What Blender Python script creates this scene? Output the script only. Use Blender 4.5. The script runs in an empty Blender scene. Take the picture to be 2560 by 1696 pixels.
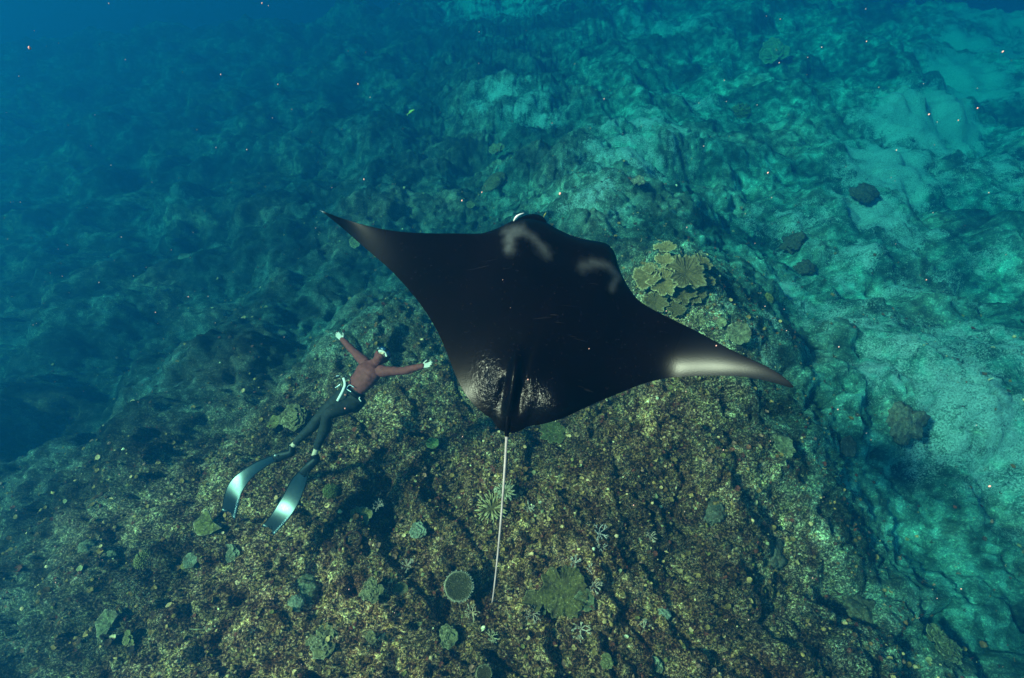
import bpy, math, random
import numpy as np
from mathutils import Vector, Matrix

rad = math.radians
SC = bpy.context.scene
COL = SC.collection

# ------------------------------------------------------------------ camera
PITCH = 54.0
CAM = np.array([0.0, 0.0, 8.0])
FPX = 1422.0                       # focal length in photo pixels (photo 2560 x 1696)
cam = bpy.data.cameras.new('camera')
cam.sensor_width = 36.0
cam.lens = FPX / 2560 * 36
cam.clip_start = 0.05
cam.clip_end = 500
cam_o = bpy.data.objects.new('camera', cam)
cam_o.location = CAM
cam_o.rotation_euler = (rad(90 - PITCH), 0, 0)
COL.objects.link(cam_o)
SC.camera = cam_o

# ------------------------------------------------------------------ sky, sun, exposure
SUN_DIR = np.array([-0.68, -0.22, 0.72])
SUN_DIR = SUN_DIR / np.linalg.norm(SUN_DIR)
w = bpy.data.worlds.new('World')
SC.world = w
w.use_nodes = True
nt = w.node_tree
bg = nt.nodes['Background']
sky = nt.nodes.new('ShaderNodeTexSky')
sky.sky_type = 'NISHITA'
sky.sun_disc = False
sky.sun_elevation = math.asin(SUN_DIR[2])
sky.sun_rotation = math.atan2(SUN_DIR[0], SUN_DIR[1])
nt.links.new(sky.outputs[0], bg.inputs[0])
bg.inputs[1].default_value = 0.05
sun = bpy.data.lights.new('sun', 'SUN')
sun.energy = 5.0
sun.angle = rad(5.0)
sun.color = (1.0, 0.71, 0.50)
sun_o = bpy.data.objects.new('sun', sun)
sun_o.rotation_euler = Vector(-SUN_DIR).to_track_quat('-Z', 'Y').to_euler()
COL.objects.link(sun_o)
SC.view_settings.view_transform = 'Standard'
SC.view_settings.look = 'None'
SC.view_settings.gamma = 1.0
SC.view_settings.use_curve_mapping = False
SC.view_settings.exposure = 1.35
cy = SC.cycles
cy.max_bounces = 5
cy.diffuse_bounces = 2
cy.glossy_bounces = 2
cy.transmission_bounces = 2
cy.volume_bounces = 2
cy.transparent_max_bounces = 6
cy.sample_clamp_indirect = 3.0
cy.use_denoising = True
cy.caustics_reflective = False
cy.caustics_refractive = False

# water: scattering and absorption per metre (red is swallowed first)
W_SCAT = np.array([0.0004, 0.0092, 0.0205])
W_ABS = np.array([0.104, 0.0225, 0.0140])

# ------------------------------------------------------------------ helpers
_F = np.array([0, math.cos(rad(PITCH)), -math.sin(rad(PITCH))])
_U = np.array([0, math.sin(rad(PITCH)), math.cos(rad(PITCH))])
_X = np.array([1.0, 0, 0])


def ray(px, py):
    return _F + (px - 1280) / FPX * _X - (py - 848) / FPX * _U


def at(px, py, depth):
    """real point seen at a photo pixel, `depth` metres in front of the lens plane"""
    return CAM + ray(px, py) * depth


def norm(v):
    v = np.asarray(v, float)
    return v / max(1e-12, np.linalg.norm(v))


def sstep(a, b, x):
    t = np.clip((x - a) / (b - a), 0, 1)
    return t * t * (3 - 2 * t)


_rng = np.random.RandomState(7)
_perm = _rng.permutation(4096)
_perm = np.concatenate([_perm, _perm])
_gx = np.cos(np.linspace(0, 2 * np.pi, 4096, endpoint=False))
_gy = np.sin(np.linspace(0, 2 * np.pi, 4096, endpoint=False))


def pnoise(x, y, seed=0):
    x = np.asarray(x, float) + seed * 37.17
    y = np.asarray(y, float) + seed * 11.73
    xi = np.floor(x).astype(np.int64)
    yi = np.floor(y).astype(np.int64)
    fx = x - xi
    fy = y - yi
    u = fx * fx * fx * (fx * (fx * 6 - 15) + 10)
    v = fy * fy * fy * (fy * (fy * 6 - 15) + 10)

    def g(ix, iy, dx, dy):
        h = _perm[(_perm[ix & 4095] + iy) & 4095]
        return _gx[h] * dx + _gy[h] * dy
    n00 = g(xi, yi, fx, fy)
    n10 = g(xi + 1, yi, fx - 1, fy)
    n01 = g(xi, yi + 1, fx, fy - 1)
    n11 = g(xi + 1, yi + 1, fx - 1, fy - 1)
    a = n00 + u * (n10 - n00)
    b = n01 + u * (n11 - n01)
    return (a + v * (b - a)) * 1.5


def fbm(x, y, seed=0, octv=3, gain=0.5):
    s = 0
    a = 1.0
    for i in range(octv):
        s = s + a * pnoise(x * 2 ** i, y * 2 ** i, seed + i * 5)
        a *= gain
    return s


def mesh_obj(name, verts, faces, mat=None, parent=None, smooth=True, cols=None, attrs=None, mats=None, fmat=None):
    me = bpy.data.meshes.new(name)
    if isinstance(faces, np.ndarray):
        n, k = faces.shape
        me.vertices.add(len(verts))
        me.vertices.foreach_set('co', np.asarray(verts, np.float32).ravel())
        me.loops.add(n * k)
        me.loops.foreach_set('vertex_index', faces.astype(np.int32).ravel())
        me.polygons.add(n)
        me.polygons.foreach_set('loop_start', np.arange(0, n * k, k, dtype=np.int32))
        me.polygons.foreach_set('loop_total', np.full(n, k, np.int32))
        me.update(calc_edges=True)
    else:
        me.from_pydata([tuple(map(float, v)) for v in verts], [], [tuple(map(int, f)) for f in faces])
        me.update()
    me.polygons.foreach_set('use_smooth', np.full(len(me.polygons), smooth, bool))
    if cols is not None:
        a = me.color_attributes.new('Col', 'FLOAT_COLOR', 'POINT')
        c4 = np.ones((len(verts), 4), np.float32)
        c4[:, :3] = cols
        a.data.foreach_set('color', c4.ravel())
    for k_, v_ in (attrs or {}).items():
        a = me.attributes.new(k_, 'FLOAT', 'POINT')
        a.data.foreach_set('value', np.asarray(v_, np.float32))
    for m in (mats or ([mat] if mat else [])):
        me.materials.append(m)
    if fmat is not None:
        me.polygons.foreach_set('material_index', np.asarray(fmat, np.int32))
    o = bpy.data.objects.new(name, me)
    COL.objects.link(o)
    if parent is not None:
        o.parent = parent
        o.matrix_parent_inverse = Matrix.Translation(-parent.location)
    return o


def tag(o, label=None, cat=None, group=None, kind=None):
    if label:
        o['label'] = label
    if cat:
        o['category'] = cat
    if group:
        o['group'] = group
    if kind:
        o['kind'] = kind
    return o


def empty(name, loc):
    o = bpy.data.objects.new(name, None)
    o.location = [float(v) for v in loc]
    o.empty_display_size = 0.1
    COL.objects.link(o)
    return o


class Geo:
    """collects vertices, faces and colours of one mesh"""

    def __init__(self):
        self.v = []
        self.f = []
        self.c = []
        self.n = 0

    def add(self, v, f, c=None):
        v = np.asarray(v, float)
        self.v.append(v)
        for q in f:
            self.f.append([int(i) + self.n for i in q])
        if c is not None:
            c = np.asarray(c, float)
            if c.ndim == 1:
                c = np.tile(c, (len(v), 1))
            self.c.append(c)
        self.n += len(v)

    def verts(self):
        return np.concatenate(self.v)

    def cols(self):
        return np.concatenate(self.c) if self.c else None

    def build(self, name, mat, parent=None, smooth=True):
        return mesh_obj(name, self.verts(), self.f, mat, parent, smooth, self.cols())


def tube(pts, radii, segs=12, side=None, caps=True, ry=None):
    """swept tube; radii (and ry) per point; side gives the direction of the first radius"""
    pts = np.asarray(pts, float)
    n = len(pts)
    radii = np.broadcast_to(np.asarray(radii, float), (n,))
    ry = radii if ry is None else np.broadcast_to(np.asarray(ry, float), (n,))
    T = np.gradient(pts, axis=0)
    vs = []
    s_prev = side if side is not None else None
    for i in range(n):
        t = norm(T[i])
        if s_prev is None:
            s_prev = np.cross(t, [0.3, 0.2, 0.93])
        s = s_prev - t * np.dot(s_prev, t)
        s = norm(s)
        if side is None:
            s_prev = s
        b = np.cross(t, s)
        a = np.linspace(0, 2 * np.pi, segs, endpoint=False)
        vs.append(pts[i] + np.outer(np.cos(a) * radii[i], s) + np.outer(np.sin(a) * ry[i], b))
    v = np.concatenate(vs)
    f = []
    for i in range(n - 1):
        for j in range(segs):
            k = (j + 1) % segs
            f.append([i * segs + j, i * segs + k, (i + 1) * segs + k, (i + 1) * segs + j])
    if caps:
        v = np.concatenate([v, pts[:1], pts[-1:]])
        c0, c1 = len(v) - 2, len(v) - 1
        for j in range(segs):
            k = (j + 1) % segs
            f.append([c0, k, j])
            f.append([c1, (n - 1) * segs + j, (n - 1) * segs + k])
    return v, f


def catmull(P, n):
    P = np.asarray(P, float)
    d = np.r_[0, np.cumsum(np.linalg.norm(np.diff(P, axis=0), axis=1) + 1e-9)]
    m = len(P)
    tang = np.zeros_like(P)
    for i in range(m):
        a, b = max(0, i - 1), min(m - 1, i + 1)
        tang[i] = (P[b] - P[a]) / (d[b] - d[a])
    t = np.linspace(0, d[-1], n)
    k = np.clip(np.searchsorted(d, t, side='right') - 1, 0, m - 2)
    h = (d[k + 1] - d[k])
    u = ((t - d[k]) / h)[:, None]
    h = h[:, None]
    return ((2 * u ** 3 - 3 * u ** 2 + 1) * P[k] + (u ** 3 - 2 * u ** 2 + u) * h * tang[k]
            + (-2 * u ** 3 + 3 * u ** 2) * P[k + 1] + (u ** 3 - u ** 2) * h * tang[k + 1])


def ellipsoid(c, ax, rr, nu=20, nv=12):
    """ellipsoid about c with axes (rows of ax) and radii rr"""
    v = []
    f = []
    for i in range(nv + 1):
        th = math.pi * i / nv
        for j in range(nu):
            ph = 2 * math.pi * j / nu
            l = np.array([math.sin(th) * math.cos(ph), math.sin(th) * math.sin(ph), math.cos(th)]) * rr
            v.append(c + l[0] * ax[0] + l[1] * ax[1] + l[2] * ax[2])
    for i in range(nv):
        for j in range(nu):
            k = (j + 1) % nu
            f.append([i * nu + j, (i + 1) * nu + j, (i + 1) * nu + k, i * nu + k])
    return np.array(v), f


def remeshed(geo, voxel, smooth=3):
    """one continuous surface out of overlapping volumes"""
    o = mesh_obj('tmp', geo.verts(), geo.f)
    m = o.modifiers.new('r', 'REMESH')
    m.mode = 'VOXEL'
    m.voxel_size = voxel
    if smooth:
        s = o.modifiers.new('s', 'SMOOTH')
        s.factor = 0.5
        s.iterations = smooth
    dg = bpy.context.evaluated_depsgraph_get()
    me = bpy.data.meshes.new_from_object(o.evaluated_get(dg))
    v = np.empty(len(me.vertices) * 3, np.float32)
    me.vertices.foreach_get('co', v)
    v = v.reshape(-1, 3).astype(float)
    nrm = np.empty(len(me.vertices) * 3, np.float32)
    me.vertices.foreach_get('normal', nrm)
    f = [list(p.vertices) for p in me.polygons]
    bpy.data.meshes.remove(me)
    old = o.data
    bpy.data.objects.remove(o)
    bpy.data.meshes.remove(old)
    return v, f, nrm.reshape(-1, 3).astype(float)


# ------------------------------------------------------------------ materials
def new_mat(name):
    m = bpy.data.materials.new(name)
    m.use_nodes = True
    nt = m.node_tree
    b = nt.nodes['Principled BSDF']
    return m, nt, b


def N(nt, t, **kw):
    n = nt.nodes.new(t)
    for k, v in kw.items():
        if k.startswith('i_'):
            key = k[2:]
            n.inputs[int(key) if key.isdigit() else key].default_value = v
        else:
            setattr(n, k, v)
    return n


def ramp(nt, src, stops, interp='LINEAR'):
    r = nt.nodes.new('ShaderNodeValToRGB')
    r.color_ramp.interpolation = interp
    e = r.color_ramp.elements
    while len(e) < len(stops):
        e.new(0.5)
    for el, (p, c) in zip(e, stops):
        el.position = p
        el.color = (*c, 1) if not np.isscalar(c) else (c, c, c, 1)
    nt.links.new(src, r.inputs[0])
    return r.outputs[0]


def mixc(nt, fac, a, b, mode='MIX'):
    m = nt.nodes.new('ShaderNodeMix')
    m.data_type = 'RGBA'
    m.blend_type = mode
    for s, val in ((m.inputs[0], fac), (m.inputs[6], a), (m.inputs[7], b)):
        if hasattr(val, 'is_linked'):
            nt.links.new(val, s)
        elif np.isscalar(val):
            s.default_value = val
        else:
            s.default_value = (*val, 1)
    return m.outputs[2]


def math_n(nt, op, a, b=0.0, c=None):
    m = nt.nodes.new('ShaderNodeMath')
    m.operation = op
    for s, val in zip(m.inputs, (a, b, c)):
        if val is None:
            continue
        if hasattr(val, 'is_linked'):
            nt.links.new(val, s)
        else:
            s.default_value = val
    return m.outputs[0]


def noise_n(nt, vec, scale, detail=2.0, rough=0.5, dist=0.0):
    n = N(nt, 'ShaderNodeTexNoise')
    n.inputs['Scale'].default_value = scale
    n.inputs['Detail'].default_value = detail
    n.inputs['Roughness'].default_value = rough
    n.inputs['Distortion'].default_value = dist
    nt.links.new(vec, n.inputs['Vector'])
    return n


def simple_mat(name, col, rough=0.6, spec=0.3, bump=0.0, bscale=60.0, var=0.25, metal=0.0):
    m, nt, b = new_mat(name)
    tc = N(nt, 'ShaderNodeTexCoord')
    n = noise_n(nt, tc.outputs['Object'], bscale * 0.4, 4)
    dark = tuple(c * (1 - var) for c in col)
    lite = tuple(min(1, c * (1 + var)) for c in col)
    nt.links.new(ramp(nt, n.outputs[0], [(0.3, dark), (0.7, lite)]), b.inputs['Base Color'])
    b.inputs['Roughness'].default_value = rough
    b.inputs['Specular IOR Level'].default_value = spec
    b.inputs['Metallic'].default_value = metal
    if bump:
        n2 = noise_n(nt, tc.outputs['Object'], bscale, 3)
        bp = N(nt, 'ShaderNodeBump')
        bp.inputs['Strength'].default_value = bump
        bp.inputs['Distance'].default_value = 0.01
        nt.links.new(n2.outputs[0], bp.inputs['Height'])
        nt.links.new(bp.outputs[0], b.inputs['Normal'])
    return m


def coral_mat(name, gain=1.0, nscale=28.0, contrast=0.5, bump=0.5, over=0.85):
    """colony colour comes from the mesh, broken up by polyps and growth"""
    m, nt, b = new_mat(name)
    at_ = N(nt, 'ShaderNodeAttribute', attribute_name='Col')
    tc = N(nt, 'ShaderNodeTexCoord')
    n = noise_n(nt, tc.outputs['Object'], nscale, 5, 0.65)
    k = ramp(nt, n.outputs[0], [(0.28, (1 - contrast) * gain), (0.62, 1.15 * gain)])
    c = mixc(nt, 1.0, at_.outputs['Color'], k, 'MULTIPLY')
    og = noise_n(nt, tc.outputs['Object'], 9.0, 6, 0.75, 0.5)
    c = mixc(nt, ramp(nt, og.outputs[0], [(0.50, 0.0), (0.60, over)]), c, (0.060, 0.040, 0.026))
    og2 = noise_n(nt, tc.outputs['Object'], 45.0, 3, 0.7)
    c = mixc(nt, ramp(nt, og2.outputs[0], [(0.62, 0.0), (0.70, 0.7)]), c, (0.62, 0.58, 0.46))
    c = mixc(nt, 1.0, c, (1.40, 0.86, 0.62), 'MULTIPLY')
    nt.links.new(c, b.inputs['Base Color'])
    b.inputs['Roughness'].default_value = 0.8
    b.inputs['Specular IOR Level'].default_value = 0.15
    n2 = noise_n(nt, tc.outputs['Object'], nscale * 2.5, 3)
    bp = N(nt, 'ShaderNodeBump')
    bp.inputs['Strength'].default_value = bump
    bp.inputs['Distance'].default_value = 0.012
    nt.links.new(n2.outputs[0], bp.inputs['Height'])
    nt.links.new(bp.outputs[0], b.inputs['Normal'])
    return m


M = {}
M['coral'] = coral_mat('coral', 0.60, 30.0, 0.9, 1.0, 0.7)
M['clean_coral'] = coral_mat('clean_coral', 0.90, 30.0, 0.5, 0.5, 0.0)
M['rubble'] = coral_mat('rubble', 1.15, 14.0, 0.7, 0.5, 0.0)
M['smooth_coral'] = coral_mat('smooth_coral', 0.46, 24.0, 0.85, 0.9)


def ground_mat():
    m, nt, b = new_mat('reef')
    tc = N(nt, 'ShaderNodeTexCoord')
    P = tc.outputs['Object']
    big = noise_n(nt, P, 0.55, 3, 0.55, 0.3)
    mid = noise_n(nt, P, 3.2, 4, 0.6, 0.4)
    fine = noise_n(nt, P, 31.0, 6, 0.74, 0.3)
    grain = noise_n(nt, P, 70.0, 3, 0.7)
    v = N(nt, 'ShaderNodeTexVoronoi')
    v.inputs['Scale'].default_value = 13.0
    v.inputs['Randomness'].default_value = 1.0
    # warp the cells so that they do not read as cells
    wv = N(nt, 'ShaderNodeVectorMath', operation='MULTIPLY_ADD')
    nt.links.new(fine.outputs['Color'], wv.inputs[0])
    wv.inputs[1].default_value = (0.16, 0.16, 0.16)
    nt.links.new(P, wv.inputs[2])
    nt.links.new(wv.outputs[0], v.inputs['Vector'])
    sep = N(nt, 'ShaderNodeSeparateColor')
    nt.links.new(v.outputs['Color'], sep.inputs[0])
    # algal turf and crusts
    turf = ramp(nt, fine.outputs[0], [(0.40, (0.014, 0.005, 0.004)), (0.48, (0.085, 0.036, 0.020)),
                                      (0.54, (0.23, 0.130, 0.070)), (0.60, (0.56, 0.45, 0.31)),
                                      (0.66, (0.88, 0.80, 0.66))])
    crust = ramp(nt, sep.outputs[0], [(0.0, (0.20, 0.075, 0.060)), (0.22, (0.16, 0.095, 0.035)),
                                      (0.42, (0.30, 0.21, 0.07)), (0.60, (0.13, 0.065, 0.055)),
                                      (0.76, (0.36, 0.22, 0.19)), (0.92, (0.66, 0.56, 0.38))], 'CONSTANT')
    c = mixc(nt, 0.40, turf, crust)
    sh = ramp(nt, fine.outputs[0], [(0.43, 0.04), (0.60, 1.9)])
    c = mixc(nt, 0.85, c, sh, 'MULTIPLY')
    # red-brown and olive patches, pale coralline patches
    pt = ramp(nt, mid.outputs[0], [(0.36, (0.42, 0.22, 0.18)), (0.5, (0.95, 0.82, 0.64)), (0.64, (1.8, 1.75, 1.25))])
    c = mixc(nt, 0.9, c, pt, 'MULTIPLY')
    bg_ = ramp(nt, big.outputs[0], [(0.38, 0.22), (0.50, 0.85), (0.62, 1.6)])
    c = mixc(nt, 0.85, c, bg_, 'MULTIPLY')
    # pale specks: broken coral tips and shell grit
    sp = ramp(nt, grain.outputs[0], [(0.585, 0.0), (0.64, 1.0)])
    spm = math_n(nt, 'MULTIPLY', sp, ramp(nt, mid.outputs[0], [(0.42, 0.04), (0.62, 0.9)]))
    c = mixc(nt, spm, c, (0.74, 0.74, 0.64))
    # brown algae on the crest, teal water haze painted into the lower reef
    dp = N(nt, 'ShaderNodeAttribute', attribute_name='haze_mask')
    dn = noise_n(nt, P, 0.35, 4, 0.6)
    pl = N(nt, 'ShaderNodeAttribute', attribute_name='water_glow')
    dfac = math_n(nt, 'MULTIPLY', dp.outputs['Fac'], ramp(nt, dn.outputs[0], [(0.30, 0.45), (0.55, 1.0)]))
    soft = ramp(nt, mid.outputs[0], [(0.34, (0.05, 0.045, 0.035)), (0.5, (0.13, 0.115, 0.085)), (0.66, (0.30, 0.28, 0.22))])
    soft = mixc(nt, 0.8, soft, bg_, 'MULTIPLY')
    c = mixc(nt, math_n(nt, 'MULTIPLY', ramp(nt, dp.outputs['Fac'], [(0.35, 0.0), (1.0, 1.0)]), 0.72), c, soft)  # haze softness painted in: less colour contrast away from the crest
    c = mixc(nt, 1.0, c, mixc(nt, dfac, (1.80, 1.10, 0.84), mixc(nt, pl.outputs['Fac'], (0.42, 0.62, 0.74), (0.70, 1.95, 2.15))), 'MULTIPLY')  # haze tint: dim blue on the left, turquoise glow on the right
    # sand with rubble lying in it
    sa = N(nt, 'ShaderNodeAttribute', attribute_name='sand')
    sn = noise_n(nt, P, 1.3, 8, 0.72, 0.5)
    sandf = math_n(nt, 'ADD', sa.outputs['Fac'], math_n(nt, 'MULTIPLY_ADD', sn.outputs[0], 3.6, -1.95))
    sandf = math_n(nt, 'ADD', sandf, math_n(nt, 'MULTIPLY_ADD', fine.outputs[0], 2.4, -1.2))
    sandf = ramp(nt, sandf, [(0.30, 0.0), (0.75, 1.0)])
    sandf = math_n(nt, 'MULTIPLY', sandf, ramp(nt, sa.outputs['Fac'], [(0.08, 0.0), (0.35, 1.0)]))
    scol = ramp(nt, fine.outputs[0], [(0.34, (0.15, 0.17, 0.14)), (0.5, (0.46, 0.55, 0.49)), (0.66, (0.70, 0.82, 0.74))])
    c = mixc(nt, sandf, c, scol)
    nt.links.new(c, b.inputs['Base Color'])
    b.inputs['Roughness'].default_value = 0.92
    b.inputs['Specular IOR Level'].default_value = 0.08
    h = math_n(nt, 'ADD', math_n(nt, 'MULTIPLY', fine.outputs[0], 1.0), math_n(nt, 'MULTIPLY', grain.outputs[0], 0.35))
    bp = N(nt, 'ShaderNodeBump')
    bp.inputs['Strength'].default_value = 0.9
    bp.inputs['Distance'].default_value = 0.10
    nt.links.new(h, bp.inputs['Height'])
    nt.links.new(bp.outputs[0], b.inputs['Normal'])
    return m


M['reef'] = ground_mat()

# ------------------------------------------------------------------ sea floor


def hbase(x, y):
    x = np.asarray(x, float)
    y = np.asarray(y, float)
    wob = 0.9 * pnoise(x * 0.45, y * 0.45, 3)
    s = (x + 1.4) * -0.41 + (y - 5.9) * 0.91 + wob
    lf = sstep(4.5, -3.5, x - 0.05 * (y - 6) + 1.2 * pnoise(x * 0.2, y * 0.2, 9))
    left = 2.0 * sstep(-1.8, 5.5, s) + 0.26 * np.maximum(s - 1.5, 0) + 0.10 * np.maximum(-x - 4.0, 0) * sstep(0, 3.5, s)
    right = (0.28 - 0.09 * sstep(2.0, 14.0, x)) * np.maximum(y - 6.6, 0) + 0.12 * np.maximum(x - 4.5, 0) + 1.2 * sstep(2.0, 9.5, x)
    z = -(lf * left + (1 - lf) * right)
    z = z - 0.16 * np.maximum(-x - 4.0, 0) * (1 - lf * sstep(0, 2, s))
    z = np.where(z < -6, -6 - 9 * (1 - np.exp(np.minimum(z + 6, 0) / 9)), z)
    far = sstep(-0.5, 4.0, np.maximum(s, x - 3.0))
    z = z + (0.30 + 0.60 * far) * fbm(x * 0.26, y * 0.26, 11, 3)
    b = np.abs(pnoise(x * 0.62, y * 0.62, 21))
    z = z + (0.20 + 0.34 * far) * (b - 0.25)
    # the rise that carries the plate corals beyond the ray
    z = z + 0.55 * np.exp(-(((x - 3.0) / 1.3) ** 2 + ((y - 7.0) / 1.1) ** 2))
    return z


def hfine(x, y):
    z = 0.11 * (np.abs(pnoise(x * 1.7, y * 1.7, 31)) - 0.3)
    z = z + 0.075 * (np.abs(pnoise(x * 4.1, y * 4.1, 41)) - 0.3)
    # broken ledges, cracks and hollows
    w1 = 0.25 * pnoise(x * 3.0, y * 3.0, 55)
    z = z + 0.11 * sstep(-0.06, 0.06, pnoise(x * 0.75, y * 0.75, 56) + 0.3 * w1)
    z = z + 0.09 * sstep(-0.05, 0.05, pnoise(x * 1.6, y * 1.6, 57) + 0.4 * w1)
    z = z - 0.10 * np.exp(-((pnoise(x * 0.9, y * 0.9, 58) + 0.3 * w1) / 0.045) ** 2)
    z = z - 0.28 * sstep(0.50, 0.72, pnoise(x * 0.85, y * 0.85, 59) + 0.4 * w1)
    z = z + 0.055 * pnoise(x * 8.5, y * 8.5, 51)
    z = z + 0.032 * pnoise(x * 17.0, y * 17.0, 61)
    return z


def height(x, y):
    return hbase(x, y) + hfine(x, y)


def hit(px, py):
    """where the sight line through a photo pixel meets the sea floor"""
    d = ray(px, py)
    t = np.concatenate([np.arange(3, 40, 0.02), np.arange(40, 130, 0.2)])
    p = CAM + t[:, None] * d
    k = np.argmax(p[:, 2] < height(p[:, 0], p[:, 1]))
    if k == 0:
        k = len(t) - 1
    return p[k], t[k]


def ground_normal(x, y, e=0.25):
    dx = (hbase(x + e, y) - hbase(x - e, y)) / (2 * e)
    dy = (hbase(x, y + e) - hbase(x, y - e)) / (2 * e)
    return norm([-float(dx), -float(dy), 1.0])


NXG, NYG = 800, 680
u = np.linspace(-1, 1, NXG)
gx = 3.0 * np.sinh(4.3 * u)
v_ = np.linspace(0, 1, NYG)
yk = 3.6 * np.sinh(4.05 * (v_ - 0.235)) + 4.0
gy = yk - yk[0] - 3.0
GX, GY = np.meshgrid(gx, gy)
GZ = height(GX, GY)
# sand lies in these places (photo pixel, radius in metres, amount)
SAND = [(2560, 30, 4.0, 1.6), (2480, 110, 3.0, 1.6), (2430, 180, 2.6, 1.6), (2380, 250, 2.2, 1.6), (2300, 310, 2.0, 1.6), (2240, 380, 1.8, 1.5), (2215, 450, 1.6, 1.4), (2195, 520, 1.3, 1.2),
        (1230, 20, 4.5, 0.9), (1660, 60, 3.0, 0.7), (1240, 235, 1.5, 0.75), (1330, 270, 1.6, 0.7), (1560, 390, 1.8, 0.8), (1480, 470, 1.3, 0.7),
        (1640, 300, 2.0, 0.75), (1720, 250, 1.5, 0.8), (1900, 800, 1.2, 0.35), (2050, 760, 1.5, 0.55), (2180, 840, 1.4, 0.55), (2350, 930, 1.5, 0.9),
        (2450, 980, 1.4, 1.0), (2540, 1090, 1.3, 1.0), (2330, 720, 1.4, 0.6), (2420, 860, 1.5, 0.8), (2500, 700, 1.6, 0.35), (2150, 640, 1.5, 0.6),
        (1960, 560, 1.4, 0.6), (2080, 560, 1.3, 0.5), (2520, 420, 2.2, 0.7), (1000, 860, 0.7, 0.35), (2250, 560, 1.5, 0.7), (2340, 440, 2.0, 0.7)]
sand = np.zeros_like(GX)
for (px, py, r_, a_) in SAND:
    p_, _t = hit(px, py)
    d2 = ((GX - p_[0]) ** 2 + (GY - p_[1]) ** 2) / (r_ * r_)
    sand = np.maximum(sand, a_ * np.exp(-d2))
sand = sand * sstep(6.0, 8.5, np.hypot(GX, GY) + 0.25 * GX)
sdist = (GX + 1.4) * -0.41 + (GY - 5.9) * 0.91
haze_mask = np.maximum(np.maximum(sstep(-4.2, 2.6, sdist), sstep(1.6, 6.5, GX + 0.3 * (GY - 4))), 0.8 * sstep(2.8, 8.0, -GX + 0.2 * GY))  # where the water haze is tinted into the reef colour
GZ = GZ - sand * 0.2 * hfine(GX, GY)
idx = np.arange(NXG * NYG).reshape(NYG, NXG)
gf = np.stack([idx[:-1, :-1].ravel(), idx[:-1, 1:].ravel(), idx[1:, 1:].ravel(), idx[1:, :-1].ravel()], 1)
ground = mesh_obj('seabed', np.stack([GX.ravel(), GY.ravel(), GZ.ravel()], 1), gf, M['reef'], attrs={'sand': sand.ravel(), 'haze_mask': haze_mask.ravel(), 'water_glow': sstep(-7.0, 5.0, GX - 0.25 * (GY - 8)).ravel()})
tag(ground, 'rough brown and green coral reef sloping into blue water', 'seabed', kind='structure')

# ------------------------------------------------------------------ reef rubble and turf too small and many to count
PAL = np.array([1.22, 0.92, 0.80]) * np.array([[0.05, 0.03, 0.02], [0.10, 0.065, 0.03], [0.14, 0.12, 0.05], [0.22, 0.18, 0.08], [0.10, 0.035, 0.03], [0.20, 0.14, 0.13],
                [0.32, 0.29, 0.16], [0.50, 0.46, 0.31], [0.11, 0.13, 0.05], [0.74, 0.70, 0.54], [0.20, 0.27, 0.18], [0.04, 0.03, 0.025]])
PALW = np.array([0.18, 0.16, 0.13, 0.10, 0.11, 0.06, 0.07, 0.035, 0.06, 0.015, 0.025, 0.08])
PALW = PALW / PALW.sum()


def tmpl_rock(rs):
    bm_v, bm_f = ellipsoid(np.zeros(3), np.eye(3), np.ones(3), 5, 3)
    v = bm_v * (1 + 0.45 * (rs.rand(len(bm_v), 1) - 0.5))
    v[:, 2] *= 0.7
    # weld poles
    nu = 5
    v[:nu] = v[0]
    v[-nu:] = v[-1]
    tri = []
    for q in bm_f:
        tri.append([q[0], q[1], q[2]])
        tri.append([q[0], q[2], q[3]])
    return v, np.array(tri)


def tmpl_tuft(rs):
    V = []
    T = []
    for k in range(rs.randint(4, 6)):
        a = rs.rand() * 6.28
        tip = np.array([math.cos(a) * (0.3 + rs.rand()), math.sin(a) * (0.3 + rs.rand()), 0.7 + 0.8 * rs.rand()])
        n0 = len(V)
        for j in range(3):
            b = a + j * 2.09
            V.append([0.16 * math.cos(b), 0.16 * math.sin(b), -0.1])
        V.append(list(tip))
        T += [[n0, n0 + 1, n0 + 3], [n0 + 1, n0 + 2, n0 + 3], [n0 + 2, n0, n0 + 3]]
    return np.array(V), np.array(T)


def tmpl_leaf(rs):
    n = 7
    a = np.linspace(0, 2 * np.pi, n, endpoint=False)
    r = 0.8 + 0.5 * rs.rand(n)
    top = np.stack([np.cos(a) * r, np.sin(a) * r, 0.35 + 0.3 * rs.rand(n)], 1)
    V = np.concatenate([top, [[0, 0, 0.22]], [[0, 0, -0.35]]])
    T = []
    for j in range(n):
        k = (j + 1) % n
        T.append([n, j, k])
        T.append([n + 1, k, j])
    return V, np.array(T)


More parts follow.
